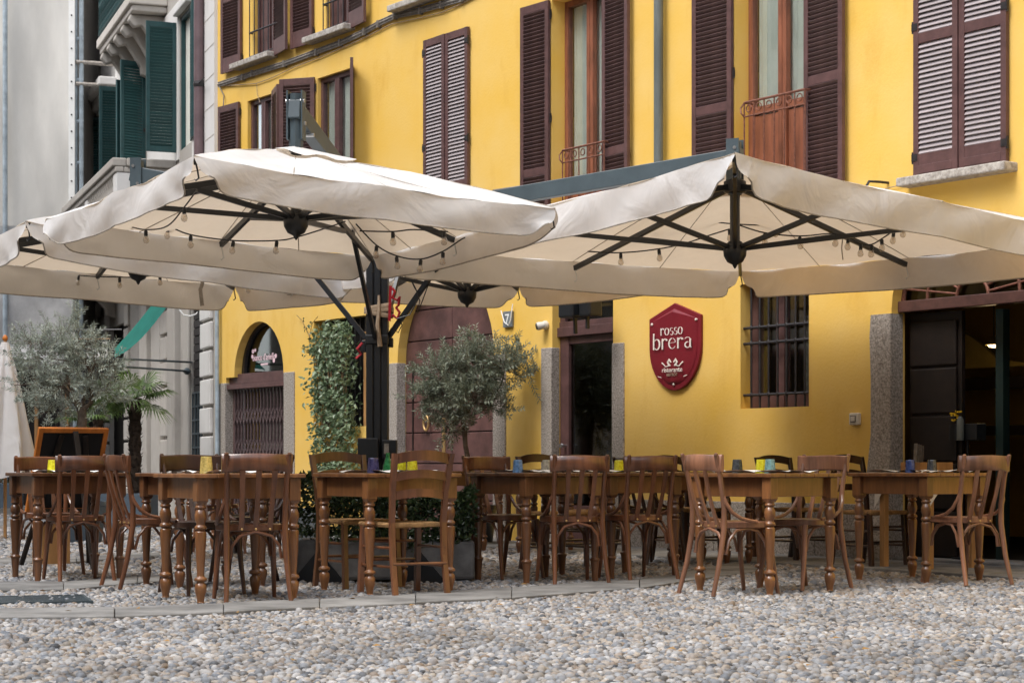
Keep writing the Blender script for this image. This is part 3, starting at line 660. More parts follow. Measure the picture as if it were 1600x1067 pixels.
# ---- barred window
bw = empty('barred_window'); bw.parent = yb
a0, a1, z0, z1 = hB['a0'], hB['a1'], hB['z0'], hB['z1']; D = .14
fm = MB(); fm.box(a0, a0 + .09, D, D + .08, z0, z1); fm.box(a1 - .06, a1, D, D + .08, z0, z1); mid = a0 + (a1 - a0) * .44
fm.box(mid - .06, mid + .05, D - .01, D + .07, z0, z1); fm.box(a0 + .09, mid - .06, D, D + .07, z0, z0 + .12); fm.box(mid + .05, a1 - .06, D, D + .07, z0, z0 + .12); fm.box(a0 + .09, a1 - .06, D, D + .07, z1 - .08, z1)
part('frame', fm, 'brown', bw, bevel=.004)
g = MB(); g.box(a0 + .088, mid - .058, D + .03, D + .035, z0 + .12, z1 - .08); g.box(mid + .048, a1 - .058, D + .03, D + .035, z0 + .12, z1 - .08); part('pane', g, 'glass', bw)
g = MB(); g.box(mid + .05, a1 - .06, D + .25, D + .26, z0 + .1, z1 - .3); part('blind', g, 'cable', bw)
b = MB(); b.tube([(0, 0, z0), (0, 0, z1)], .0105, 7); me = b.mesh('bar', 'black_iron', True)
for i in range(7): link('bar', me, bw, (a0 + .10 + i * (a1 - a0 - .2) / 6, .045, 0))
for f in (yz(1215, 615), yz(1215, 533), yz(1215, 508)):
    b = MB(); b.tube([(a0, .045, f), (a1, .045, f)], .014, 7); [b.lathe([(.012, -.022), (.021, 0), (.012, .022)], 8, (a0 + .10 + i * (a1 - a0 - .2) / 6, .045, f)) for i in range(7)]
    part('crossbar', b, 'black_iron', bw, smooth=True)
# ---- restaurant entrance at the right: fan light, folded plank door, lamp inside
ent = empty('entrance'); ent.parent = yb; ent['label'] = 'dark arched restaurant entrance with an iron fan light above'
a0, a1 = hR['a0'], hR['a1']; D = .12; ac = (a0 + a1) / 2; R = (a1 - a0) / 2
mb = MB(); mb.box(a0 + .002, a1 - .002, D - .05, D + .06, zR - .02, zR + .075); part('transom', mb, 'transom_wood', ent, bevel=.006)
fl = MB(); zc = zR + .075
fcx = ac
for t in np.linspace(8, 172, 11):
    c, s = math.cos(math.radians(t)), math.sin(math.radians(t)); ro = 1.35
    while True:
        x, z = fcx + ro * c, zc + ro * s
        if ((x - ac) / R) ** 2 + ((z - zR) / .72) ** 2 < .98 or ro < .3: break
        ro -= .02
    fl.tube([(fcx + .17 * c, D, zc + .17 * s), (x, D, z)], .010, 6)
for r in (.17, .50): fl.tube([(fcx + r * math.cos(t), D - .004, zc + r * .86 * math.sin(t)) for t in np.linspace(0, PI, 22)], .015, 7)
ap2 = arch_pts(a0 + .02, a1 - .02, zR + .02, .69, 28); fl.tube([(p[0], D, p[1]) for p in ap2], .02, 6); part('fan_light', fl, 'rust', ent, smooth=True)
mb = MB(); mb.prism(ap2, D + .03, D + .036); part('pane', mb, 'darkglass', ent)
# plank door leaf folded open inside on the left
dl = part('door_leaf', MB().box(a0 + .002, ya(1507, .25), D + .10, D + .14, .04, zR - .03), 'darkwood', ent)
for i in range(5):
    mb = MB(); z = .06 + i * .405; mb.box(a0 + .03, ya(1505, .25) - .03, D + .07, D + .098, z, z + .385); part('plank', mb, 'darkwood', dl, bevel=.012)
mb = MB(); x0 = ya(1562, D + .3); mb.box(x0, x0 + .08, D + .25, D + .33, .04, zR - .03); mb.box(x0 + 1.0, x0 + 1.1, D + .25, D + .33, .04, zR - .03); part('door_frame', mb, 'door_green', ent)
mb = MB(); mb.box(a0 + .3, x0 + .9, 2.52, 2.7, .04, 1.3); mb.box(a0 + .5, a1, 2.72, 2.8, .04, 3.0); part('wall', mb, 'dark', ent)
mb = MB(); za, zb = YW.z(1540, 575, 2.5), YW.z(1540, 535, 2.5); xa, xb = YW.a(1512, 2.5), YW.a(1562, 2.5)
mb.prism([(xa - .3, za), (xb + .4, za), (xb + .4, za + .02)] + [(xb + .1 - (xb - xa + .4) * i / 8, za + .42 * math.sin(PI / 2 * i / 8)) for i in range(1, 9)], 2.45, 2.5); part('lit_patch', mb, 'interior_yellow', ent)  # lit part of the back wall, put into an arch shape and colour
mb = MB(); mb.box(xa - .3, xb + 1.5, 2.40, 2.48, YW.z(1540, 608, 2.4), YW.z(1540, 590, 2.4)); mb.box(xa - .3, xb + 1.5, 2.42, 2.48, YW.z(1540, 680, 2.4), YW.z(1540, 665, 2.4)); part('shelf', mb, 'darkwood', ent)
mb = MB(); mb.box(a0 - .02, a1 + .2, -.02, .42, -.01, .055); part('threshold', mb, 'slab', ent, bevel=.01)

# pendant lamp (lit)
L1 = empty('pendant_lamp', (0, 0, 0), label='lit pendant lamp with a warm bulb inside the dark restaurant entrance', cat='lamp')
px_, pz_ = YW.hit(1553, 541, 1.6); wx, wy = yw_w(px_, 1.6)
lm = bpy.data.materials.new('lamp_glow'); lm.use_nodes = True; lb = lm.node_tree.nodes['Principled BSDF']; lb.inputs['Emission Color'].default_value = (1, .66, .3, 1); lb.inputs['Emission Strength'].default_value = 1.6; Mt['lamp_glow'] = lm
L1.location = (wx, wy, pz_)
s_ = MB(); s_.lathe([(.012, .09), (.03, .08), (.075, .02), (.078, .012)], 16); part('lamp_shade', s_, 'interior_yellow', L1, smooth=True)
s_ = MB(); s_.lathe([(.01, -.012), (.045, -.006), (.06, .012), (.02, .03)], 14); part('bulb', s_, 'lamp_glow', L1, smooth=True)
s_ = MB(); s_.tube([(0, 0, .09), (0, 0, 2.95 - pz_)], .004, 5); part('cord', s_, 'blackmetal', L1)
pl = bpy.data.lights.new('lamp_light', 'POINT'); pl.energy = 1.5; pl.color = (1, .7, .36); pl.shadow_soft_size = .05
plo = bpy.data.objects.new('lamp_light', pl); COL.objects.link(plo); plo.parent = L1; plo.location = (0, 0, -.08)

# ---- wall-mounted things on the yellow facade (each a thing of its own)
def on_wall(name, x, y, d=0, **k):
    a, z = YW.hit(x, y, d); w = yw_w(a, d); return empty(name, (w[0], w[1], z), YW.rz, **k)
sg = on_wall('restaurant_sign', 1058, 542, 0, label='dark red shield sign reading rosso brera on the yellow wall', cat='sign')
hw = (ya(1098) - ya(1018)) / 2; zt_, zb_ = 141 / 166 * .5, 141 / 166 * .5
def shield(w, t, b, sh, n=10):
    pts = [(0, t), (-w, t - sh), (-w * 1.0, t - sh * 2.3)]
    pts = [(0, t), (-w, t - sh)]
    for i in range(n + 1):
        u = i / n; pts.append((-w * (1 - u ** 2.3) if i < n else 0, (t - sh) * .42 * (1 - u) ** 1 + -b * u - .0 + (1 - u) * -.02 if False else (t * .15) * (1 - u) - b * u))
    pts = [(0, t), (-w, t - sh)] + [(-w * math.cos(PI / 2 * i / n) ** 1.08 if i < n else 0, -(b) * math.sin(PI / 2 * i / n)) for i in range(n + 1)]
    return pts + [(-x, z) for x, z in reversed(pts[1:-1])]
so = shield(hw, .425, .425, .135); si = shield(hw * .88, .37, .37, .112)
mb = MB(); mb.prism(so, -.035, -.001); part('board', mb, 'signred', sg, bevel=.006)
mb = MB(); n = len(si)
vs = [(x, -.038, z) for x, z in si] + [(0, -.058, .34), (0, -.058, -.34)]; it, ib = n, n + 1; half_i = n // 2
fs = []
for i in range(n):
    j = (i + 1) % n; left = i < half_i
    fs.append((i, j, ib if (si[i][1] + si[j][1]) / 2 < -0.05 else it))
# close the two facets along the central ridge
mid_l = [i for i in range(half_i) if (si[i][1] + si[i + 1][1]) / 2 >= -0.05][-1] + 1; mid_r = [i for i in range(half_i, n) if (si[i][1] + si[(i + 1) % n][1]) / 2 < -0.05][-1] + 1
fs += [(mid_l, ib, it), (mid_r % n, it, ib)]; mb.add(vs, fs); part('shield_face', mb, 'signred', sg)
rv = MB().lathe([(.002, -.055), (.012, -.05), (.013, -.035)], 9, axis='y').mesh('screw', 'signtext', True)
for (x, z) in ((-hw * .86, .235), (hw * .86, .245), (0, -.365)): link('screw', rv, sg, (x, 0, z))
YT = -.064
def stroke(mb, pts, ws, o, sx, sy):
    ws = [w * .72 for w in ws]
    """variable-width pen stroke in the sign plane"""
    V = []; n = len(pts)
    for i in range(n):
        a = pts[max(0, i - 1)]; b = pts[min(n - 1, i + 1)]; dx, dz = (b[0] - a[0]), (b[1] - a[1]); l = math.hypot(dx, dz) or 1; nx, nz = -dz / l, dx / l
        V.append((o[0] + (pts[i][0] + nx * ws[i] / 2) * sx, YT, o[1] + (pts[i][1] + nz * ws[i] / 2) * sy)); V.append((o[0] + (pts[i][0] - nx * ws[i] / 2) * sx, YT, o[1] + (pts[i][1] - nz * ws[i] / 2) * sy))
    m = len(V); mb.add(V + [(x, YT + .006, z) for x, y, z in V], [(2 * i, 2 * i + 1, 2 * i + 3, 2 * i + 2) for i in range(n - 1)] + [(m + 2 * i, m + 2 * i + 2, m + 2 * i + 3, m + 2 * i + 1) for i in range(n - 1)])
def arcp(cx, cz, rx_, rz_, t0, t1, n=12): return [(cx + rx_ * math.cos(math.radians(t0 + (t1 - t0) * i / n)), cz + rz_ * math.sin(math.radians(t0 + (t1 - t0) * i / n))) for i in range(n + 1)]
def wv(n, lo, hi, f=lambda u: abs(math.sin(PI * u))): return [lo + (hi - lo) * f(i / (n - 1)) for i in range(n)]
def glyph(mb, ch, o, s, sy):
    S = lambda p, w: stroke(mb, p, w, o, s, sy)
    if ch == 'r': S([(.10, 0), (.10, 1.0)], [.14, .14]); S([(.02, 1.0), (.16, .95)], [.03, .03]); a = arcp(.34, .62, .20, .36, 160, 60); S(a, wv(len(a), .03, .09)); S(arcp(.44, .86, .05, .06, 0, 360), [.06] * 13); return .58
    if ch == 'b': S([(.10, 0), (.10, 1.55)], [.15, .13]); a = arcp(.36, .5, .24, .49, 140, -140); S(a, wv(len(a), .03, .15)); return .74
    if ch == 'e': a = arcp(.34, .5, .27, .49, 10, 325, 20); S(a, [.03 + .11 * max(0, -math.cos(math.radians(10 + 315 * i / 20))) for i in range(21)]); S([(.12, .55), (.60, .60)], [.03, .03]); return .72
    if ch == 'a': a = arcp(.30, .80, .20, .18, 170, 0); S(a, wv(len(a), .04, .06)); S([(.52, .82), (.52, .12), (.60, .0)], [.14, .14, .03]); a = arcp(.30, .28, .20, .27, 60, 330); S(a, wv(len(a), .03, .12)); return .72
    if ch == 'o': a = arcp(.32, .5, .26, .49, 0, 360, 24); S(a, [.03 + .12 * abs(math.cos(math.radians(15 * i))) for i in range(25)]); return .70
    if ch == 's': S(arcp(.27, .74, .17, .24, 40, 250), wv(13, .03, .09)); S(arcp(.27, .27, .19, .26, 80, -150), wv(13, .03, .11)); return .56
    return .5
lt = MB()
def word(w, x0, x1, z, h):
    tmp = MB(); tot = sum(glyph(tmp, c, (0, 0), 1, 1) for c in w) - .1; s = (x1 - x0) / tot; x = x0
    for c in w: x += glyph(lt, c, (x, z), s, h) * s
word('rosso', -hw * .47, hw * .39, .116, .070); word('brera', -hw * .78, hw * .74, -.020, .104)
part('lettering', lt, 'signtext', sg)
o = (0, -.150)
for s in (-1, 1):
    cr_ = MB()
    stroke(cr_, [(s * .02, 0), (s * .05, .03), (s * .07, .0), (s * .05, -.03), (s * .03, -.035)], [.02, .035, .03, .035, .02], o, 1, .9)
    stroke(cr_, [(s * .05, -.035), (s * .10, -.045), (s * .13, -.02), (s * .16, .0)], [.014, .012, .012, .02], o, 1, .9)
    part('emblem', cr_, 'signtext', sg); cr_ = MB()
    stroke(cr_, [(s * .17, -.16), (s * .22, -.145)], [.008, .008], o, 1, .9); part('emblem', cr_, 'signtext', sg)
text('ristorante', .068, (0, YT, -.245), sg, 'signtext', width=hw * .78); text('BISTROT', .040, (0, YT, -.285), sg, 'tape', width=hw * .42)

sw = on_wall('light_switch', 1339, 654.5, 0, label='small square beige switch box on the yellow wall beside the stone jamb', cat='switch')
mb = MB(); mb.box(-.055, .055, -.045, -.001, -.052, .052); part('housing', mb, 'white', sw, bevel=.01); mb = MB(); mb.box(-.032, .032, -.05, -.044, -.03, .03); part('frame', mb, 'cable', sw); mb = MB(); mb.box(-.024, .024, -.056, -.049, -.022, .022); part('button', mb, 'white', sw, bevel=.004)
np_ = on_wall('number_plate', 796, 499, 0, label='grey house number plate with a white seven between gate and door', cat='number plate')
mb = MB(); mb.box(-.085, .085, -.03, -.001, -.088, .088); part('plate', mb, 'plate', np_, bevel=.006)
text('7', .17, (0, -.034, -.06), np_, 'paper'); mb = MB(); mb.tube([(-.09, -.05, .1), (-.02, -.055, -.03), (.05, -.05, -.07), (.085, -.045, -.01), (.105, -.03, .16)], .006, 5); part('cable', mb, 'paper', np_, smooth=True)
cm = on_wall('security_camera', 847, 508, -.06, label='white bullet security camera on the yellow wall left of the glass door', cat='camera')
mb = MB(); mb.lathe([(.045, .058), (.05, .05), (.045, .02), (.03, .01)], 16, (.0, 0, 0), 'y'); part('mount', mb, 'white', cm, smooth=True)
mb = MB(); mb.tube([(.02, .02, .0), (-.005, -.02, -.008), (-.022, -.05, -.016)], [.035, .042, .044], 16); part('body', mb, 'white', cm, smooth=True)
mb = MB(); mb.tube([(-.0216, -.049, -.0158), (-.027, -.06, -.018)], [.034, .033], 14); part('lens', mb, 'black_iron', cm, smooth=True)
sp = on_wall('speaker', 908, 480, -.38, label='black loudspeaker mounted over the glass door under the canopy', cat='speaker')
mb = MB(); mb.box(-.26, -.02, -.1, .1, -.10, .10); part('cabinet', mb, 'blackmetal', sp, bevel=.02); mb = MB(); mb.box(.02, .20, -.05, .12, -.10, .10); part('cabinet', mb, 'blackmetal', sp, bevel=.02)
mb = MB(); mb.bar((-.1, 0, -.1), (-.12, .02, -.26), .03); mb.bar((.08, .02, -.1), (.08, .02, -.22), .03); mb.bar((0, .02, .0), (0, .38, .05), .03); part('bracket', mb, 'blackmetal', sp)

# ---------------------------------------------------------------- the rest of the square: houses opposite, mirrored in the panes
def far_house(name, O, e, w, H, m, label):
    rz = math.atan2(e[1], e[0]); r = empty(name, (O[0], O[1], 0), rz, label=label, cat='building'); mb = MB(); mb.box(0, w, 0, 6, 0, H); part('wall', mb, m, r)
    f = MB(); f.box(-.6, .6, -.06, .0, 0, 1.9); fm = f.mesh('window', 'brown'); g = MB().box(-.48, .48, -.08, -.061, .1, 1.8).mesh('pane', 'dark')
    for k in range(int(w // 3.2)):
        for z in (1.0, 4.6, 8.2, 11.4, 14.8):
            if z + 2 < H: q = link('window', fm, r, (1.8 + k * 3.2, 0, z)); link('pane', g, q)
far_house('opposite_building', (18, -12), (-1, 0), 36, 16, 'ashlar_dark', 'long grey house on the opposite side of the square, behind the camera')
far_house('side_building', (-14, -12), (0, 1), 44, 15, 'ashlar_dark', 'grey house closing the left side of the square, outside the frame')
far_house('end_building', (13.5, 4), (0, -1), 16, 15, 'ashlar_dark', 'unseen grey house added at the right end to block low sky light')  # added out of view to shut out low sky from the right

# a few dry leaves and paper scraps lying on the cobbles
lf = MB().add([(-.022, 0, 0), (0, -.012, .004), (.026, 0, .001), (0, .013, .006)], [(0, 1, 2, 3)])
Mt['dry_leaf'] = mat('dry_leaf', (.34, .20, .07), .8, .2, rand=.4)
lm_ = lf.mesh('fallen_leaf', 'dry_leaf'); litter = MB()
for i in range(70):
    Y_ = random.uniform(8, 17); x_ = random.uniform(-.25, .25) * Y_; a_ = random.uniform(0, 6.28); M_ = Matrix.Translation((x_, Y_, .020)) @ Matrix.Rotation(a_, 4, 'Z') @ Matrix.Rotation(random.uniform(-.3, .3), 4, 'X')
    b_ = len(litter.v); litter.v += [tuple(M_ @ v.co) for v in lm_.vertices]; litter.f += [tuple(k + b_ for k in (0, 1, 2, 3))]; litter.m += [0]
solo('fallen_leaves', litter, 'dry_leaf', 'scattered dry brown leaves lying on the cobbles', 'leaves', kind='stuff')
# ---------------------------------------------------------------- grey building on the left
ga, gz = GW.a, GW.z
gb = empty('grey_building', (GW.O.x, GW.O.y, 0), GW.rz, label='old grey stone building with green shutters and balconies left of the yellow facade', cat='building')
def gw_w(a, d): return (GW.O.x + GW.e.x * a + GW.n.x * d, GW.O.y + GW.e.y * a + GW.n.y * d)
gh = []
def ghole(xa, xb, z0, z1, **k): h = dict(a0=ga(xa), a1=ga(xb), z0=z0, z1=z1, **k); gh.append(h); return h
g1 = ghole(281, 299, 5.62, 7.65, D=.10); g2 = ghole(198, 228, 5.0, 7.5, D=.12); g3 = ghole(146, 160, 5.6, 7.5, D=.10)
g4 = ghole(299, 317, .05, 3.6, D=.06); g5 = ghole(171, 200, .05, 3.4, D=.12); g6 = ghole(120, 142, .05, 3.4, D=.12); g7 = ghole(210, 232, 8.3, 10.5, D=.12)
part('wall', wall_mesh(ga(60), 0, 0, 13, gh), 'ashlar_dark', gb)
mb = MB(); mb.box(ga(60), 0, 4.0, 4.2, 0, 13); mb.box(ga(60), -.01, .31, 4.0, 4.2, 4.3); part('wall', mb, 'ashlar_dark', gb)
mb = MB(); mb.box(ga(60), .1, -.3, 4.2, 13, 13.2); part('roof', mb, 'sillstone', gb)
# pale upper render with fine joints near the corner
mb = MB(); mb.box(ga(319), -.004, -.045, 0, 4.95, 13); mb.box(ga(303), ga(319), -.03, 0, 5.3, 13); mb.box(ga(262), ga(281) , -.03, 0, 8.4, 13); mb.box(ga(232), ga(281) - .03, -.025, 0, 5.5, 7.9); mb.box(ga(120), ga(146), -.025, 0, 5.0, 13)
mb.box(ga(160), ga(198), -.028, 0, 7.0, 13); mb.box(ga(232), ga(262), -.028, 0, 8.5, 13); part('wall_panel', mb, 'white_stone', gb)
jt = MB()
for i in range(20): z = 5.0 + i * .42; jt.box(ga(319.5), -.006, -.049, -.045, z, z + .012)
tag(part('joint', jt, 'ashlar', gb), kind='stuff')
mb = MB(); mb.box(ga(303), -.0, -.22, 0, 4.72, 4.95); mb.box(ga(303), 0, -.14, 0, 4.55, 4.719); part('cornice', mb, 'white_stone', gb, bevel=.02)
# rusticated blocks
def blocks(xa, xb, z0, z1, h, m, pr=.07, gap=.03):
    a0, a1 = ga(xa), ga(xb); z = z0; first = None; k = 0
    me = MB().box(0, a1 - a0, -pr, 0, 0, h - gap).mesh('stone_block', m)
    while z + h <= z1 + .01:
        o = link('stone_block', me, gb, (a0 + (.03 if k % 2 else 0), 0, z), bevel=.015); z += h; k += 1
blocks(318, 333.5, .5, 3.7, .40, 'white_stone', .06, .045); blocks(259, 274, .5, 3.9, .40, 'ashlar', .10, .05); blocks(160, 171, .5, 3.9, .40, 'ashlar', .10, .05); blocks(200, 206, .5, 3.9, .40, 'ashlar', .08, .05)
for xa, xb, m, pr in [(275, 286, 'ashlar_dark', .14), (287, 298.5, 'ashlar_dark', .05), (232, 243, 'ashlar', .16), (244, 257.5, 'ashlar', .09), (208, 222, 'ashlar_dark', .05), (143, 158, 'ashlar', .12)]:
    mb = MB(); mb.box(ga(xa), ga(xb), -pr, 0, .0, 4.0); part('pilaster', mb, m, gb, bevel=.02)
mb = MB(); mb.box(ga(110), ga(298.5), -.18, 0, 0, .48); part('plinth', mb, 'ashlar', gb, bevel=.03)
mb = MB(); mb.box(ga(318), -.01, -.09, 0, 0, .48); part('plinth', mb, 'ashlar', gb, bevel=.03)
# dark shop front between the piers: roller slats above, glazed grid below
mb = MB(); mb.box(g4['a0'], g4['a1'], .055, .08, .0, 3.6); part('panel', mb, 'dark', gb)
zm = gz(308, 614); me = MB().box(g4['a0'] + .02, g4['a1'] - .02, .03, .05, 0, .105).mesh('roller_slat', 'darkwood')
for i in range(14): link('roller_slat', me, gb, (0, 0, zm + .01 + i * .12))
mb = MB()
for i in range(9): z = .3 + i * (zm - .3) / 8; mb.box(g4['a0'], g4['a1'], .012, .03, z, z + .025)
for i in range(5): a = g4['a0'] + i * (g4['a1'] - g4['a0']) / 4; mb.box(a - .015, a + .015, .008, .028, .3, zm)
part('window_grid', mb, 'greymetal', gb)
for h, m in ((g5, 'dark'), (g6, 'dark'), (g2, 'darkwood'), (g3, 'darkwood'), (g1, 'curtain'), (g7, 'darkwood')):  # black panels put the shade of the deep openings into colour
    mb = MB(); mb.box(h['a0'], h['a1'], .085, .12, h['z0'], h['z1']); part('panel', mb, m, gb)
for h in (g1, g2, g3, g7):
    mb = MB(); mb.box(h['a0'], h['a0'] + .05, .02, .08, h['z0'], h['z1']); mb.box(h['a1'] - .05, h['a1'], .02, .08, h['z0'], h['z1']); mb.box(h['a0'], h['a1'], .02, .08, h['z1'] - .06, h['z1']); part('window_frame', mb, 'green', gb)
    mb = MB(); mb.box(h['a0'] - .08, h['a1'] + .08, -.10, 0, h['z1'] + .02, h['z1'] + .16); part('lintel', mb, 'white_stone', gb, bevel=.02)
# green shutters
def gsh(xh, w, z0, z1, sgn, ang): return shutter(gb, GW, xh, ga(xh), -.03, z0, z1, w, sgn, ang, (), m='green', ms='greenslat', pitch=.047, zvis=14, tilt=62)
gsh(278.5, .46, 5.62, 7.60, 1, 88); gsh(300, .46, 5.62, 7.60, -1, 172)
gsh(197, .44, 5.55, 7.55, 1, 90); gsh(229, .46, 5.3, 7.55, -1, 110); gsh(160, .30, 5.6, 7.5, -1, 80); gsh(218, .44, 5.3, 7.35, 1, 60)
# balconies
def balcony(xa, xb, d, zs, name='balcony', stone=True):
    a0, a1 = ga(xa), ga(xb); root = MB(); root.box(a0, a1, -d, 0, zs - .16, zs); root.box(a0 + .05, a1 - .05, -d + .05, 0, zs - .26, zs - .161)
    o = part(name, root, 'ashlar', gb, bevel=.02); n = 5
    for i in range(n):
        a = a0 + .25 + (a1 - a0 - .6) * i / (n - 1); mb = MB()
        prof = [(0, zs - .27), (-d * .9, zs - .27), (-d * .95, zs - .36), (-d * .8, zs - .46), (-d * .6, zs - .42), (-d * .45, zs - .55), (-d * .22, zs - .78), (-d * .2, zs - .9), (0, zs - .95)]
        vs = [(a - .09, y, z) for y, z in prof] + [(a + .09, y, z) for y, z in prof]; k = len(prof)
        mb.add(vs, [tuple(range(k)), tuple(range(2 * k - 1, k - 1, -1))] + [(i2, i2 + k, (i2 + 1) % k + k, (i2 + 1) % k) for i2 in range(k)]); part('corbel', mb, 'ashlar_dark', o, bevel=.02)
    return o, a0, a1
# upper balcony with green iron railing
d = .60; ub, a0, a1 = balcony(205, 262, d, 8.22)
zr0, zr1 = 8.26, 9.3; rl = MB()
def run(pts, z, r): rl.tube([(p[0], p[1], z) for p in pts], r, 6)
path = [(a0 + .03, 0), (a0 + .03, -d + .04), (a1 - .03, -d + .04), (a1 - .03, 0)]
for z in (zr0 + .05, zr1): run(path, z, .02)
part('rail', rl, 'green', ub); bar = MB().box(-.008, .008, -.008, .008, zr0, zr1).mesh('bar', 'green')
scr = MB()
for (p, q) in ((path[1], path[2]), (path[2], path[3]), (path[0], path[1])):
    L_ = math.hypot(q[0] - p[0], q[1] - p[1]); n = max(2, int(L_ / .12))
    for i in range(n + 1):
        x, y = p[0] + (q[0] - p[0]) * i / n, p[1] + (q[1] - p[1]) * i / n; link('bar', bar, ub, (x, y, 0))
        if i < n:
            dx, dy = (q[0] - p[0]) / L_, (q[1] - p[1]) / L_
            for k in range(6):
                cz = zr0 + .1 + k * .16
                scr.tube([(x + dx * (.06 + .05 * math.cos(t)), y + dy * (.06 + .05 * math.cos(t)), cz + .07 * math.sin(t + k)) for t in np.linspace(0, 5, 8)], .010, 4)
tag(part('ironwork', scr, 'green', ub), kind='stuff')
# lower balcony with stone balustrade
d = .92; lb, a0, a1 = balcony(112, 276, d, 4.5); zt = 5.52
tp = MB(); tp.box(a0, a1, -d - .06, -d + .16, zt - .13, zt); tp.box(a1 - .22, a1 + .04, -d + .16, 0, zt - .13, zt); tp.box(a0, a1, -d - .02, -d + .12, zt - .22, zt - .131); tp.box(a1 - .18, a1, -d + .12, 0, zt - .22, zt - .131); part('coping', tp, 'ashlar_dark', lb, bevel=.02)
pdm = MB(); pdm.box(-.16, .16, -d, -d + .3, 4.5, zt - .22); me = pdm.mesh('pedestal', 'white_stone')
for a in (a1 - .17, a1 - 3.4, a1 - 6.8, a0 + .2): link('pedestal', me, lb, (a, 0, 0), bevel=.02)
bal = MB().lathe([(.06, 4.5), (.06, 4.56), (.035, 4.6), (.075, 4.75), (.07, 4.85), (.03, 5.0), (.045, 5.1), (.03, 5.18), (.055, 5.24), (.055, 5.31)], 10); me = bal.mesh('baluster', 'ashlar_dark', True); a = a1 - .5
while a > a0 + .4:
    if min(abs(a - c) for c in (a1 - 3.4, a1 - 6.8)) > .22: link('baluster', me, lb, (a, -d + .06, 0))
    a -= .2
for y in (-.15, -.38, -.60): link('baluster', me, lb, (a1 - .08, y, 0))
mb = MB(); a_h = ga(185); mb.box(ga(150), a_h, -.35, 0, 7.75, 7.9); mb.box(ga(152), a_h - .05, -.22, 0, 7.6, 7.749); part('hood', mb, 'white_stone', gb, bevel=.02)
pp = MB(); a, z = GW.hit(310.5, 100, -.12); pp.tube([(a, -.12, 4.4), (a, -.12, 13)], .07, 14); o = part('downpipe', pp, 'pipe_purple', gb, smooth=True, )
cl = MB(); cl.tube([(a, -.12, 6.25), (a + .5, -.14, 6.24)], .01, 5); cl.lathe([(.075, 6.2), (.082, 6.24), (.075, 6.28)], 14, (a, -.12, 0)); part('pipe_clip', cl, 'black_iron', o)

# ---------------------------------------------------------------- netted scaffolding building far left
nb = empty('scaffolded_building', (0, 0, 0), label='building at the far left wrapped in beige scaffold netting', cat='building')
Yn = 36.0; xr = (116 - 800) / F * Yn; xl = -17
zs1 = EYE + (730 - 357) / F * Yn; zs0 = EYE + (730 - 545) / F * Yn
def net(z0, z1, dy, m, nx=70, nz=60):
    mb = MB(); P = [[(xl + (xr - xl) * i / nx, Yn + dy + .05 * math.sin(i * .55) * math.sin(j * .17 + 1) + .03 * math.sin(i * 1.7 + j * .3), z0 + (z1 - z0) * j / nz) for i in range(nx + 1)] for j in range(nz + 1)]
    mb.grid(P); return mb
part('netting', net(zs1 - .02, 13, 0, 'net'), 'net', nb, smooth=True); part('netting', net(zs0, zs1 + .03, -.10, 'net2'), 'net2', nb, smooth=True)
sg_ = MB(); # the lower net sags in a fold over the shop front
P = []
for j in range(7):
    u = j / 6; P.append([(xl + (xr - xl) * i / 30, Yn - .12 - .3 * math.sin(PI * u), zs0 + .02 - u * (.05 + .5 * (i / 30) ** 2) + .06 * math.sin(i * .8)) for i in range(31)])
sg_.grid(P); part('netting_fold', sg_, 'net2', nb, smooth=True)
mb = MB(); mb.box(xl, xr - .05, Yn + .3, Yn + 8, 0, 13); part('wall', mb, 'ashlar_dark', nb)
mb = MB(); mb.box(xl, xr - .4, Yn + .12, Yn + .29, .0, 3.0); part('shop_front', mb, 'darkwood', nb)
for i in range(7):
    x = at(40 + i * 16, 700, Yn).x; mb = MB(); mb.box(x - .03, x + .03, Yn + .02, Yn + .13, .05, 2.7); part('post', mb, 'oak' if i % 3 == 1 else 'darkwood', nb)
mb = MB(); mb.box(xl, xr + .1, Yn + .1, Yn + .2, 2.62, 2.75); part('beam', mb, 'darkwood', nb)
po = MB().tube([(0, 0, 0), (0, 0, 13)], .045, 8).mesh('pole', 'pipe_blue', True)
for x in (117.5, 127): p = at(x, 0, Yn + .05); link('pole', po, nb, (p.x, p.y, 0))
p = at(8, 0, Yn - .2); link('pole', po, nb, (p.x, p.y, 0))
me = MB().tube([(0, 0, 0), (.14, 0, 0)], .035, 6).mesh('rung', 'pipe_blue')
for i in range(15): link('rung', me, nb, (at(117.5, 0, Yn).x, Yn + .05, 2.6 + i * .75))
me = MB().tube([(0, 0, 0), (.8, .3, 0)], .04, 6).mesh('tie', 'sillstone')
for y in (97, 131): link('tie', me, nb, tuple(at(118, y, Yn)))
ed = MB(); ed.box(xr - .09, xr + .02, Yn - .06, Yn - .01, zs0, 13); part('edging', ed, 'paper', nb)
eye = MB().lathe([(.001, -.012), (.016, -.01), (.016, 0)], 8, axis='y').mesh('eyelet', 'black_iron')
for i in range(34): link('eyelet', eye, nb, (xr - .035, Yn - .06, 3.0 + i * .30))

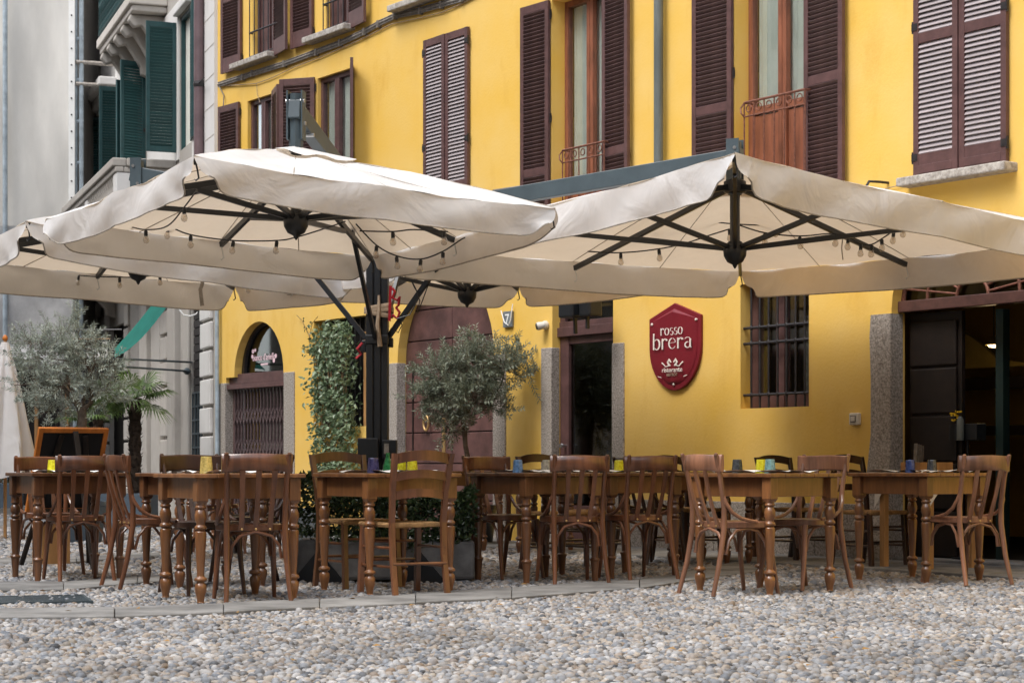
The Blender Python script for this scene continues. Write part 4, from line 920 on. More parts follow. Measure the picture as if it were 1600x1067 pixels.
# ---------------------------------------------------------------- the centre post with its four cantilever arms
KS = 1.09                                                        # canopy size factor: rims at about 2.6 m
def ZS(z): return EYE + (z - EYE) * KS
POST = Vector((-1.02 * KS, 15.05 * KS, 0))
umb = empty('parasol_post', tuple(POST), 0, label='black centre post carrying four big cantilever canopies', cat='parasol post')
mb = MB()
for x0, x1, y0, y1 in ((-.088, -.032, -.10, .10), (-.022, .030, -.09, .09), (.040, .090, -.10, .10)): mb.box(x0, x1, y0, y1, 0.05, ZS(2.66))
mb.box(-.08, .08, -.075, .075, .05, ZS(2.7)); part('post', mb, 'blackmetal', umb, bevel=.006)
mb = MB(); mb.box(-.095, .095, -.107, .107, 1.83, 1.91); mb.box(-.13, -.09, -.03, .03, 1.77, 1.87); mb.box(.09, .13, -.03, .03, 1.81, 1.89); part('collar', mb, 'blackmetal', umb, bevel=.01)
mb = MB(); mb.box(-.15, .02, -.20, -.101, .88, 1.06); part('control_box', mb, 'blackmetal', umb, bevel=.008)
mb = MB(); mb.box(.05, .17, -.18, -.08, .89, 1.045); part('control_box', mb, 'blackmetal', umb, bevel=.008)
mb = MB(); mb.box(.065, .105, -.186, -.181, .93, 1.015); part('sticker', mb, 'cable', umb)
bs = MB(); bs.box(-.75, .75, -.10, .10, .0, .05); bs.box(-.10, .10, -.75, .75, .002, .048); part('base', bs, 'blackmetal', umb)

canopies = []
class Can: pass
def cpt(x, hpx, k): k *= KS; Y = F * k / hpx; return Vector(((x - 800) / F * Y, Y, EYE + k))
def canopy(N_, R_, F_, L_, apz, label, hubz, mastz, arm_t=.5, mids_loose=False, sag=.012, val=.245, hubxy=None):
    """N_,R_,F_,L_: the four corners. Built as one thing: canvas, crown, valances, ribs, struts, mast, hub, arm."""
    apz, hubz, mastz = ZS(apz), ZS(hubz), ZS(mastz); hubxy = hubxy and (hubxy[0] * KS, hubxy[1] * KS)
    C = Vector(((N_.x + R_.x + F_.x + L_.x) / 4, (N_.y + R_.y + F_.y + L_.y) / 4, 0)) if hubxy is None else Vector((hubxy[0], hubxy[1], 0))
    root = empty('canopy', (C.x, C.y, 0), 0, label=label, cat='parasol', group='cream cantilever parasol canopies over the tables')
    cs = [Vector((p.x - C.x, p.y - C.y, p.z)) for p in (N_, R_, F_, L_)]
    ap = Vector((0, 0, apz)); r0 = .14
    def edge(i, u):                     # point on the rim between corner i and i+1
        a, b = cs[i], cs[(i + 1) % 4]; p = a.lerp(b, u); s = abs(math.sin(2 * PI * u)) ** .9
        p = p.copy(); p.z -= sag * s * .8 + .018 * math.sin(PI * u); inw = Vector((-p.x, -p.y, 0)).normalized(); return p + inw * (.03 * s)
    cv = MB(); NU, NV = 72, 14
    for i in range(4):
        P = []
        for j in range(NV + 1):
            v = r0 + (1 - r0) * j / NV; row_ = []
            for k in range(NU + 1):
                u = k / NU; e = edge(i, u); q = ap.lerp(e, v); s = abs(math.sin(2 * PI * u))
                q.z += .006 * math.sin((u - .5) * 34 * v + i) * math.sin(PI * v) - .03 * s * math.sin(PI * min(1, v)) + .03 * math.sin(PI * v) + .004 * math.sin(u * 40 + v * 9) * v; row_.append(q)
            P.append(row_)
        cv.grid(P)
    part('canvas', cv, 'canvas', root, smooth=True)
    for i in range(4):                  # stitched seams from crown to rim
        for u in (0, .25, .5, .75):
            sm_ = MB(); sm_.tube([ap.lerp(edge(i, u), r0 + (1 - r0) * j / NV) + Vector((0, 0, -.03 * abs(math.sin(2 * PI * u)) * math.sin(PI * (r0 + (1 - r0) * j / NV)) + .03 * math.sin(PI * (r0 + (1 - r0) * j / NV)) - .003)) for j in range(NV + 1)], .004, 4); part('seam', sm_, 'hem', root)
    cw = MB(); P = []
    for j in range(6):
        v = .0 + .24 * j / 5; row_ = []
        for k in range(33):
            t = k / 32 * 4; i = int(t) % 4; u = t - int(t); e = edge(i, u); q = ap.lerp(e, v); q.z += .045 - .012 * j / 5 + .012 * math.sin(k * 1.7) * (j / 5) ** 2; row_.append(q)
        P.append(row_)
    cw.grid(P); part('crown', cw, 'canvas', root, smooth=True)
    for i in range(4):                  # valances
        a, b = cs[i], cs[(i + 1) % 4]; L = (b - a).length; M_ = 72; H = 9; P = []
        out = Vector((b.y - a.y, -(b.x - a.x), 0)).normalized()
        if out.dot(a + b) < 0: out = -out
        ph = random.uniform(0, 6)
        for j in range(H + 1):
            w = j / H; row_ = []
            for k in range(M_ + 1):
                u = k / M_; e = edge(i, u); dd = min(u, 1 - u) * L
                cut = math.exp(-(dd / .13) ** 2)                      # rounded, drawn-in corner ends
                drop = val * w * (1 - .42 * cut * w)
                uu = u + (1 if u < .5 else -1) * .030 * cut * w * w * 2.5 / L
                e = edge(i, min(1, max(0, uu)))
                fold = .014 * math.sin(u * L * 3.2 + ph) + .006 * math.sin(u * L * 8 + ph * 2)
                q = e + Vector((0, 0, -drop)) + out * ((.008 * math.sin(PI * w) + fold * w + .05 * cut * w * (1 - .5 * w)))
                q += Vector((0, 0, .006 * math.sin(u * L * 2.1 + ph) * w)) + out * (.016 * math.sin(19 * dd + 5 * w + ph) * math.exp(-dd / .45) * w + .010 * math.sin(6.5 * u * L + 3.5 * w + ph * 3)); row_.append(q)
            P.append(row_)
        vb = MB(); vb.grid(P); vo = part('valance', vb, 'canvas', root, smooth=True)
        hm = MB(); hm.tube(P[-1], .0055, 5); part('hem', hm, 'hem', vo, smooth=True)
    # crown cap fabric, mast, hub
    ms = MB(); ms.tube([(0, 0, hubz), (0, 0, mastz)], .038, 8); part('mast', ms, 'blackmetal', root, smooth=True)
    hb = MB(); hb.lathe([(.004, hubz - .125), (.014, hubz - .11), (.02, hubz - .095), (.06, hubz - .075), (.085, hubz - .03), (.09, hubz + .01), (.085, hubz + .03), (.072, hubz + .035), (.068, hubz + .06), (.05, hubz + .08)], 18); part('hub', hb, 'blackmetal', root, smooth=True)
    ub_ = MB(); uz = apz - .12; ub_.lathe([(.05, uz - .06), (.085, uz - .05), (.085, uz + .03), (.05, uz + .05)], 14); part('upper_hub', ub_, 'blackmetal', root, smooth=True)
    for i in range(8):
        c = cs[i // 2] if i % 2 == 0 else edge(i // 2, .5)
        if mids_loose and i % 2 == 1: c = cs[i // 2].lerp(cs[(i // 2 + 1) % 4], .5) + Vector((0, 0, -.05))
        tip = Vector((c.x, c.y, c.z - .035)); st_ = Vector((0, 0, uz))
        tip2 = st_.lerp(tip, .985); rb = MB(); rb.bar(st_ + (tip - st_).normalized() * .06, tip2, .030, .042); ro = part('rib', rb, 'blackmetal', root, bevel=.003)
        f = .56 if i % 2 else .60; jn = st_.lerp(tip, f) - Vector((0, 0, .03)); h0 = Vector((0, 0, hubz + .02)); dr = (jn - h0).normalized()
        s2 = MB(); s2.bar(h0 + dr * .07, jn, .026, .036); part('strut', s2, 'blackmetal', ro)
        hk = MB(); q = tip2; hk.tube([q + Vector((0, 0, -.01)), q + Vector((.01, 0, -.05)), q + Vector((.018, 0, -.10)), q + Vector((.0, 0, -.115)), q + Vector((-.01, 0, -.10)), q + Vector((-.0, 0, -.05))], .006, 5); part('hook', hk, 'steel' if i % 2 else 'blackmetal', ro, smooth=True)
    # arm from post to mast top
    top = Vector((0, 0, mastz)); pt = Vector((POST.x - C.x, POST.y - C.y, ZS(2.70))); dv = pt - top
    am = MB(); am.bar(top - dv.normalized() * .06 + Vector((0, 0, -.02)), pt, .085, .13); part('arm', am, 'greymetal', root, bevel=.006)
    bk = MB(); dh = Vector((dv.x, dv.y, 0)).normalized(); sx = Vector((-dh.y, dh.x, 0))
    for s in (-1, 1): bk.bar(Vector((0, 0, mastz - .22)) + sx * s * .052, Vector((0, 0, mastz + .12)) + sx * s * .052, .10, .012, up=sx)
    bk.tube([Vector((0, 0, mastz - .3)), Vector((0, 0, mastz + .10))], .05, 8); bo = part('bracket', bk, 'greymetal', root)
    for z, o_ in ((mastz - .10, .02), (mastz + .05, -.02), (mastz - .10 + dv.z * .1, .25)): bl = MB(); bl.tube([Vector((0, 0, z)) - sx * .066 + dh * o_, Vector((0, 0, z)) + sx * .066 + dh * o_], .014, 8); part('bolt', bl, 'steel', bo, smooth=True)
    ss = MB(); s0 = Vector((POST.x - C.x, POST.y - C.y, ZS(1.80))) - dh * .10; s1 = pt.lerp(top, arm_t); ss.bar(s0, s1 - Vector((0, 0, .06)), .028, .04); part('brace', ss, 'blackmetal', root)
    o = Can(); o.root = root; o.C = C; o.cs = cs; o.ap = ap; o.edge = edge; canopies.append(o); return o
K1 = 1.61
c1 = canopy(cpt(303, 487, 1.70), cpt(868, 405, 1.61), cpt(582, 330, 1.565), cpt(72, 388, 1.61), 2.83, 'large white parasol canopy at front left, nearest to the camera on that side', 2.385, 3.11, val=.205)
c3 = canopy(cpt(1148, 492, 1.74), cpt(1738, 361, 1.575), cpt(1157, 306, 1.62), cpt(600, 346, 1.63), 2.88, 'largest cream parasol canopy at the right, its near corner split open toward the camera', 2.31, 2.98, .30, mids_loose=True, hubxy=(1.545, 13.75))
c2 = canopy(cpt(40, 385, 1.68), cpt(553, 303, 1.61), cpt(367, 284, 1.61), cpt(-100, 330, 1.61), 2.83, 'parasol canopy at the far left edge, partly behind the front left canopy', 2.36, 3.12, .5, hubxy=(-2.92, 15.5))
N4 = Vector((-.80, 15.45, 2.5)); R4 = Vector((1.38, 16.5, 2.5)); F4 = cpt(810, 283, 1.68); L4 = Vector((-2.15, 17.4, 2.52))
N4, R4, L4 = [Vector((p.x * KS, p.y * KS, ZS(p.z))) for p in (N4, R4, L4)]
c4 = canopy(N4, R4, F4, L4, 2.85, 'rear parasol canopy low behind the post, closest to the arched gate', 2.30, 2.98, .35, val=.22, hubxy=(-.385, 17.0))
_LOC = tuple(POST + Vector((0, 0, .09)))
# strap wound round the post and red plastic tubing
stp = MB()
for i, (z, t) in enumerate([(2.02, .01), (1.99, -.02), (2.045, .02)]): stp.tube([(-.10, -.10, z - t), (.0, -.125, z), (.12, -.10, z + t), (.12, .10, z), (-.10, .10, z)], .014, 6, flat=1.6)
stp.tube([(.02, -.125, 2.14), (.02, -.13, 2.02), (.01, -.135, 1.9), (.03, -.13, 1.72)], [.010, .014, .018, .02], 6); solo('strap', stp, 'tape', 'beige fabric strap wound round the black centre post', 'strap', smooth=True, loc=_LOC)
rd = MB(); rd.bar((.115, -.11, 2.22), (.105, -.11, 1.93), .022); rd.tube([(.13, -.11, 2.2), (.15, -.12, 2.17), (.13, -.11, 2.12), (.17, -.12, 2.10), (.19, -.12, 2.13), (.18, -.12, 2.06), (.16, -.11, 2.04), (.19, -.12, 2.0), (.17, -.12, 1.95), (.13, -.11, 1.98)], .012, 7)
solo('red_sign_letters', rd, 'red', 'small glossy red sign letters seen edge on, tied to the black post', 'sign', smooth=True, loc=_LOC)
rd = MB(); rd.tube([(-.12, -.10, 1.75), (-.16, -.12, 1.70), (-.13, -.1, 1.66), (-.17, -.12, 1.62)], .012, 6); solo('red_ribbon', rd, 'red', 'small red ribbon hanging at the collar of the black post', 'ribbon', loc=_LOC, smooth=True)

# ---------------------------------------------------------------- strings of bulbs under the canopies
BG = MB().lathe([(.003, -.068), (.014, -.064), (.023, -.05), (.023, -.038), (.016, -.018), (.011, -.008)], 10).mesh('bulb', 'bulbglass', True)
BS = MB().lathe([(.010, -.018), (.0135, -.014), (.0135, .018), (.009, .024)], 8).mesh('socket', 'blackmetal', True)
BF = MB().tube([(-.004, 0, -.016), (-.005, 0, -.04), (.005, 0, -.04), (.004, 0, -.016)], .0016, 4).mesh('filament', 'gold')
def lights(pts, Yf, bulbs, label):
    W = [at(x, y, (Yf(x) if callable(Yf) else Yf) * KS) for x, y in pts]; root = empty('string_lights', tuple(W[0]), 0, label=label, cat='string lights', group='bulb strings hung under the canopies')
    o = W[0]; sm = []
    for i in range(len(W) - 1):
        for k in range(6):
            t = k / 6; p0 = W[max(0, i - 1)]; p1 = W[i]; p2 = W[i + 1]; p3 = W[min(len(W) - 1, i + 2)]
            sm.append(.5 * ((2 * p1) + (p2 - p0) * t + (2 * p0 - 5 * p1 + 4 * p2 - p3) * t * t + (3 * p1 - p0 - 3 * p2 + p3) * t ** 3) - o)
    sm.append(W[-1] - o); w = MB(); w.tube(sm, .0055, 5); part('wire', w, 'blackmetal', root, smooth=True)
    for bx in bulbs:
        q = min(sm, key=lambda s: abs(CX + F * (s + o).x / (s + o).y - bx)); b = link('bulb', BG, root, tuple(q - Vector((0, 0, .03)))); link('socket', BS, b); link('filament', BF, b)
        b.scale = (1.05, 1.05, 1.05); b.rotation_euler = (random.uniform(-.15, .15), random.uniform(-.15, .15), 0)
lights([(222, 341), (262, 353), (298, 367), (364, 376), (432, 376), (462, 371), (505, 358), (540, 346)], 13.4, [232, 262, 298, 364, 432], 'bulb string across the rear of the front left canopy below its hub')
lights([(310, 294), (288, 324), (262, 353), (228, 359), (198, 353)], lambda x: 12.4 + (310 - x) * .008, [288, 228, 199], 'bulb string at the open corner slit of the front left canopy')
lights([(556, 350), (588, 383), (620, 400), (657, 405), (692, 393), (727, 371), (745, 371)], 13.4, [588, 620, 657, 692, 737], 'bulb string in the right half of the front left canopy')
lights([(562, 361), (614, 362), (647, 359), (700, 362)], 12.9, [614, 690], 'short high bulb string behind the valance of the front left canopy')
lights([(0, 402), (37, 408), (58, 415), (122, 430), (187, 433), (218, 433), (250, 429), (268, 425)], 16.2, [25, 57, 122, 187, 250], 'bulb string under the far left canopy')
lights([(362, 444), (388, 441), (410, 447)], 16.8, [388], 'short bulb string at the rear corner of the far left canopy')
lights([(918, 393), (970, 395), (1030, 389), (1075, 379), (1108, 368), (1140, 358)], 14.4, [970, 1030, 1141], 'bulb string from left rib end to mast under the right canopy')
lights([(1015, 331), (1071, 341), (1145, 350), (1212, 352), (1245, 349), (1290, 345), (1318, 338), (1355, 332)], 15.0, [1003, 1071, 1212, 1282, 1355], 'long upper bulb string behind the mast of the right canopy')
lights([(1155, 352), (1195, 364), (1250, 369), (1300, 365), (1325, 371), (1345, 381), (1362, 382), (1378, 373), (1396, 361), (1412, 351)], 13.9, [1197, 1250, 1305, 1325, 1345, 1362, 1378, 1396, 1412], 'bulb string sagging below the right rib of the right canopy')
lw = MB(); o = at(760, 430, 16.2); lw.tube([at(x, y, 16.2) - o for x, y in [(672, 437), (660, 470), (652, 490), (656, 470), (650, 452), (642, 436)]], .005, 5)
lw.tube([at(x, y, 16.2) - o for x, y in [(620, 498), (640, 492), (652, 470), (656, 462), (648, 450), (640, 432)]], .005, 5); lw.tube([at(x, y, 16.2) - o for x, y in [(614, 512), (622, 520), (628, 508), (626, 498)]], .005, 5)
solo('loose_cable', lw, 'blackmetal', 'loose thin black cable looping beside the right struts of the centre post', 'cable', smooth=True, loc=tuple(o))
lw = MB(); o = at(1318, 380, 15.0); lw.tube([at(x, y, 15.0) - o for x, y in [(1317, 369), (1315, 388), (1317, 406)]], .005, 5); solo('hanging_strap', lw, 'hem', 'thin grey cord hanging below the right canopy near the bulbs', 'cord', loc=tuple(o))
for pts, Y_, lb_ in [([(171, 360), (176, 380), (172, 402)], 15.1, 'dark strap hanging inside the left end of the front left canopy'), ([(318, 433), (315, 447), (313, 452), (316, 478)], 18.5, 'dark strap hanging inside the far left canopy'), ]:
    lw = MB(); o = at(*pts[0], Y_); P = [at(x, y, Y_) - o for x, y in pts]; lw.tube(P, .018, 6, flat=.3); solo('hanging_strap', lw, 'hem', lb_, 'strap', smooth=True, loc=tuple(o))
# ---------------------------------------------------------------- tables
TS, TH, LG = .72, .77, .30
LEGA = [(.024, .000), (.020, .004), (.024, .03), (.032, .06), (.036, .085), (.034, .108), (.024, .118), (.022, .124), (.036, .130), (.039, .138), (.036, .148), (.023, .156), (.022, .17), (.027, .26), (.033, .36), (.0355, .415), (.033, .425), (.022, .432), (.035, .438), (.0375, .447), (.034, .458), (.025, .464), (.028, .478), (.036, .500), (.036, .525), (.027, .553), (.022, .558), (.033, .564), (.034, .573), (.026, .58), (.030, .592)]
LEGB = [(.022, .0), (.024, .06), (.031, .135), (.032, .14), (.038, .148), (.037, .158), (.024, .166), (.028, .25), (.037, .40), (.037, .425), (.022, .434), (.036, .442), (.036, .455), (.024, .464), (.036, .485), (.034, .52), (.022, .535), (.034, .548), (.028, .57), (.03, .592)]
def make_table(style, wm, label, group):
    root = empty('table', (0, 0, 0), 0, label=label, cat='table', group=group); h = TS / 2
    mb = MB(); n = 5
    for i in range(n): mb.box(-h + i * TS / n + (.0008 if i else 0), -h + (i + 1) * TS / n - .0008, -h, h, TH - .026 - .0005 * (i % 2), TH)
    part('tabletop', mb, wm, root, bevel=.005)
    me = MB().box(-LG + .036, LG - .036, -.011, .011, TH - .026 - .125, TH - .0265).mesh('apron', wm)
    for k in range(4): a = k * PI / 2; link('apron', me, root, (LG * math.sin(a) * .97, -LG * math.cos(a) * .97, 0), a, bevel=.003)
    lb = MB(); lb.box(-.036, .036, -.036, .036, .605, TH - .0265); lb.add([(-.036, -.036, .605), (.036, -.036, .605), (.036, .036, .605), (-.036, .036, .605), (-.026, -.026, .588), (.026, -.026, .588), (.026, .026, .588), (-.026, .026, .588)], [(0, 1, 5, 4), (1, 2, 6, 5), (2, 3, 7, 6), (3, 0, 4, 7), (4, 5, 6, 7)])
    lb.lathe(LEGA if style == 'a' else LEGB, 18); me = lb.mesh('leg', wm, True)
    for sx in (-1, 1):
        for sy in (-1, 1): link('leg', me, root, (sx * LG, sy * LG, 0), bevel=.003)
    return root
TG = 'square turned leg wooden tables on the cobbles'
protoT = {}
def table(P0, deg, style, wm, label):
    """P0: ground point of the leg nearest the camera; deg: direction of the edge running right"""
    k = (style, wm)
    u = Vector((math.cos(math.radians(deg)), math.sin(math.radians(deg)))); v = Vector((-u.y, u.x)); c = Vector(P0) + (u + v) * LG
    if k not in protoT: protoT[k] = o = make_table(style, wm, label, TG)
    else: o = copy_tree(protoT[k]); o['label'] = label
    o.location = (c.x, c.y, .012); o.rotation_euler = (0, 0, math.radians(deg)); o['u'] = 0; del o['u']; return c, u, v
T2 = table((-1.86, 11.85), 30, 'a', 'wood_b', 'nearest wooden table at left front with an amber tumbler on paper mats')
T1 = table((-3.37, 14.1), 29, 'b', 'wood_a', 'leftmost wooden table carrying the bright yellow tumbler')
T2b = table((-2.22, 13.26), 32, 'a', 'wood_a', 'wooden table right behind the nearest left table, set with white paper mats')
T3 = table((-.905, 12.62), 34, 'a', 'wood_b', 'middle wooden table in front of the hedge planter with a navy tumbler and green bottle')
T4 = table((.10, 13.82), 35, 'b', 'wood_a', 'wooden table with a light blue tumbler and a clear tumbler')
T4b = table((.72, 14.42), 35, 'b', 'wood_a', 'wooden table standing just right of the blue tumbler table, in front of the sign wall')
T6 = table((1.64, 12.62), 42, 'a', 'wood_b', 'foremost table at right, with a blue patterned tumbler and a yellow one')
T7 = table((2.885, 13.82), 40, 'a', 'wood_b', 'rightmost wooden table, before the dark entrance, with two dark blue tumblers')
T5 = table((1.31, 16.3), 35, 'a', 'wood_a', 'shaded table by the wall below the red shield sign')
T8 = table((2.0, 16.75), 35, 'a', 'wood_a', 'shaded table by the wall below the barred window')
T9 = table((.07, 18.7), 35, 'a', 'wood_a', 'shaded table standing in front of the glass door')
T10 = table((-.62, 20.3), 35, 'a', 'wood_a', 'shaded table before the arched gate beside the olive pot')
T11 = table((-2.95, 19.6), 32, 'a', 'wood_a', 'distant wooden table before the folding grille shop front')

# ---------------------------------------------------------------- chairs (local: seat centre at origin, sitter faces +y)
def make_bent(wm, label, group):
    root = empty('cafe_chair', (0, 0, 0), 0, label=label, cat='chair', group=group); SH = .465
    mb = MB(); n = 28; rim = []
    for k in range(n):
        a = 2 * PI * k / n; c, s = math.cos(a), math.sin(a); rx_ = .205 if s > 0 else .19; q = 2.7
        x = rx_ * math.copysign(abs(c) ** (2 / q), c) * (1 + .05 * s); y = .2 * math.copysign(abs(s) ** (2 / q), s); rim.append((x, y))
    vs = [(x, y, z) for z, f in ((SH - .042, .96), (SH - .036, 1), (SH - .004, 1), (SH, .975)) for x, y in [(p[0] * f, p[1] * f) for p in rim]]
    fs = [(i * n + k, i * n + (k + 1) % n, (i + 1) * n + (k + 1) % n, (i + 1) * n + k) for i in range(3) for k in range(n)] + [tuple(range(n - 1, -1, -1)), tuple(range(3 * n, 4 * n))]
    mb.add(vs, fs); seat = part('seat', mb, wm, root, smooth=True)
    for s in (-1, 1):
        pts = [(s * .195, -.30, .0), (s * .182, -.245, .20), (s * .176, -.205, .42), (s * .178, -.205, .55), (s * .180, -.235, .74), (s * .190, -.275, .885)]
        mb = MB(); mb.tube(pts, [.0145, .0175, .0195, .018, .0165, .0145], 10); mb.lathe([(.0145, .0), (.013, .008), (.006, .013)], 10, (s * .190, -.275, .885)); part('rear_leg', mb, wm, root, smooth=True)
        mb = MB(); mb.tube([(s * .188, .205, 0), (s * .175, .170, .22), (s * .165, .150, .43)], [.013, .0175, .021], 10); part('front_leg', mb, wm, root, smooth=True)
        mb = MB(); mb.tube([(s * .184, -.215, .63), (s * .196, -.205, .585), (s * .208, -.165, .525), (s * .212, -.10, .487), (s * .207, -.02, .470), (s * .205, .03, .466)], [.011, .013, .0125, .0125, .0125, .010], 8); part('seat_bracket', mb, wm, root, smooth=True)
        mb = MB(); mb.tube([(s * .175, -.19, .26), (s * .176, -.165, .35), (s * .172, -.11, .41), (s * .168, -.02, .422), (s * .165, .06, .405), (s * .165, .115, .34), (s * .170, .140, .26)], .010, 7); part('side_arch', mb, wm, root, smooth=True)
    for y, e in ((-.195, .155), (.145, .150)):
        mb = MB(); mb.tube([(-e, y, .26), (-e * .93, y, .335), (-e * .62, y, .395), (0, y, .422), (e * .62, y, .395), (e * .93, y, .335), (e, y, .26)], .010, 7); part('arch', mb, wm, root, smooth=True)
    # curved top rail
    P = []
    prof = [(0, .775), (.008, .785), (.009, .83), (.006, .872), (-.002, .880), (-.012, .872), (-.014, .83), (-.012, .785), (0, .775)]
    for j in range(17):
        u = -1 + 2 * j / 16; x = u * .214; bow = -.062 * (1 - u * u) + .018; zt_ = .012 * (1 - u * u); P.append([(x, -.262 + bow - t, z + zt_ + (0.010 * abs(u) ** 6 if z > .86 else 0)) for t, z in prof])
    mb = MB(); mb.grid(P); mb.add(P[0][:-1], [tuple(range(8))]); mb.add(P[-1][:-1], [tuple(range(7, -1, -1))]); part('top_rail', mb, wm, root, smooth=True)
    for x, b in ((-.085, .0), (0, .0), (.085, .0)):
        mb = MB(); P = []
        for i in range(7):
            t = i / 6; y = -.185 - .075 * t - .045 * t * t * (1 - (x / .214) ** 2) - .02 * math.sin(PI * t); z = .43 + .36 * t; w = .013 + .004 * abs(2 * t - 1); P.append([(x * (1 + .15 * t) - w, y - .006, z), (x * (1 + .15 * t) + w, y - .006, z), (x * (1 + .15 * t) + w, y + .006, z), (x * (1 + .15 * t) - w, y + .006, z), (x * (1 + .15 * t) - w, y - .006, z)])
        mb.grid(P); part('slat', mb, wm, root)
    me = MB().lathe([(.001, -.208), (.007, -.205), (.008, -.200)], 8, axis='y').mesh('screw', 'gold', True)
    for x in (-.085, 0, .085): link('screw', me, root, (x, 0, .437))
    return root
def make_ladder(wm, label, group):
    root = empty('ladder_back_chair', (0, 0, 0), 0, label=label, cat='chair', group=group); SH = .46
    mb = MB(); P = []
    for j in range(9):
        v = j / 8; hw_ = .175 + .04 * v; P.append([(hw_ * (-1 + 2 * i / 10), -.19 + .39 * v, SH - .012 * math.sin(PI * v) * math.sin(PI * i / 10)) for i in range(11)])
    mb.grid(P); mb.grid([[(x, y, z - .03) for x, y, z in r] for r in reversed(P)])
    o_ = [P[0][i] for i in range(11)] + [P[j][10] for j in range(1, 9)] + [P[8][i] for i in range(9, -1, -1)] + [P[j][0] for j in range(7, -1, -1)]
    mb.grid([o_, [(x * 1.03, y * 1.03, z - .015) for x, y, z in o_], [(x, y, z - .03) for x, y, z in o_]]); part('seat', mb, 'rush', root, smooth=True)
    for s in (-1, 1):
        mb = MB(); pts = [(s * .185, -.26, 0), (s * .182, -.215, .25), (s * .182, -.205, .46), (s * .188, -.225, .66), (s * .20, -.285, .895)]
        P = [[(p[0] + a * .018, p[1] + b * .016, p[2]) for a, b in ((-1, -1), (1, -1), (1, 1), (-1, 1), (-1, -1))] for p in pts]; mb.grid(P); mb.add([(q[0], q[1], q[2]) for q in P[-1][:-1]], [(0, 1, 2, 3)]); mb.add(P[0][:-1], [(3, 2, 1, 0)]); part('rear_leg', mb, wm, root, bevel=.004)
        mb = MB(); mb.bar((s * .205, .205, 0), (s * .198, .175, .455), .036, up=(0, 1, 0)); part('front_leg', mb, wm, root, bevel=.004)
        for z in (.18, .30): mb = MB(); mb.tube([(s * .183, -.23, z), (s * .20, .19, z)], .0095, 8); part('stretcher', mb, wm, root, smooth=True)
    for (y, z) in ((-.235, .20), (.19, .33), (.19, .21)): mb = MB(); mb.tube([(-.19, y, z), (.19, y, z)], .0095, 8); part('stretcher', mb, wm, root, smooth=True)
    for z, h in ((.60, .055), (.72, .055), (.83, .068)):
        yb_ = -.222 - max(0, z - .60) * .24; P = []
        for j in range(13):
            u = -1 + 2 * j / 12; x = u * .182; y = yb_ - .025 * (1 - u * u); up = .022 * (1 - u * u); P.append([(x, y - .008, z + up), (x, y + .008, z + up), (x, y + .008, z + h * .95 + up), (x, y - .008, z + h * .95 + up), (x, y - .008, z + up)])
        mb = MB(); mb.grid(P); part('back_slat', mb, wm, root, smooth=False)
    return root
BGp, LGp = 'bentwood cafe chairs round the tables', 'ladder back chairs with rush seats'
protoC = {}
def chair(kind, B, f, label, wm='wood_c', tw=0):
    key = (kind, wm); f = Vector(f).normalized(); f.rotate(Matrix.Rotation(math.radians(tw), 2))
    if key not in protoC: protoC[key] = o = (make_bent if kind == 'b' else make_ladder)(wm, label, BGp if kind == 'b' else LGp)
    else: o = copy_tree(protoC[key]); o['label'] = label
    c = Vector(B) + f * .26; o.location = (c.x, c.y, .012); o.rotation_euler = (0, 0, math.atan2(-f.x, f.y)); return o
chair('b', (-3.01, 14.02), (-.45, .89), 'bentwood chair tucked under the front of the leftmost table, second chair from left')
chair('b', (-3.62, 15.25), (.5, -.866), 'bentwood chair behind the yellow tumbler table, its curved top rail at the far left')
chair('b', (-2.66, 13.33), (.86, .5), 'bentwood chair seen from the side between the two left tables')
chair('b', (-1.52, 11.86), (-.30, .95), 'bentwood chair nearest the camera at left, its back over the amber tumbler table')
chair('b', (-2.10, 12.95), (.5, -.866), 'bentwood chair facing the camera behind the amber tumbler', 'wood_e')
chair('b', (-2.66, 18.3), (-.35, .93), 'distant bentwood chair before the folding grille shop')
chair('b', (-1.62, 13.95), (-.9, -.44), 'dark bentwood chair at the right rear of the left tables, by the yellow wall strip', 'wood_e')
chair('l', (-1.19, 13.66), (.55, -.83), 'ladder back chair behind the middle table, nearest to the black post', 'wood_a')
chair('l', (-.57, 12.52), (-.5, .87), 'ladder back chair with rush seat at the front of the middle table', 'wood_c')
chair('b', (-.20, 14.78), (.6, -.8), 'bentwood chair left of the light blue tumbler, facing right')
chair('b', (.475, 13.76), (-.25, .97), 'bentwood chair in front of the clear tumbler, its back to the camera')
chair('b', (1.0, 14.2), (-.42, .91), 'bentwood chair under the left end of the red shield sign, back to the camera')
chair('b', (1.20, 12.60), (.88, .48), 'worn light brown bentwood chair at the left of the foremost right table', 'wood_d')
chair('b', (2.12, 13.45), (-.74, -.67), 'worn light bentwood chair at the right side of the foremost right table', 'wood_d')
chair('b', (3.26, 13.66), (-.42, .91), 'rightmost bentwood chair, reddish brown, in front of the dark entrance', 'wood_d')
chair('l', (.22, 15.9), (.6, -.8), 'dark ladder back chair behind the clear tumbler', 'wood_e')
chair('l', (1.36, 17.35), (.6, -.8), 'shade-darkened ladder back chair at the wall below the red sign', 'wood_e')
chair('l', (2.30, 17.35), (.6, -.8), 'shade-darkened ladder back chair at the wall below the barred window', 'wood_e')
chair('l', (2.75, 16.3), (.6, -.8), 'shade-darkened ladder back chair at the wall below the light switch', 'wood_e')
chair('l', (.55, 16.6), (.5, -.86), 'dark ladder back chair in the shade in front of the glass door', 'wood_e')
chair('b', (1.0, 16.55), (.7, .7), 'dark bentwood chair in the second row below the red sign', 'wood_e')

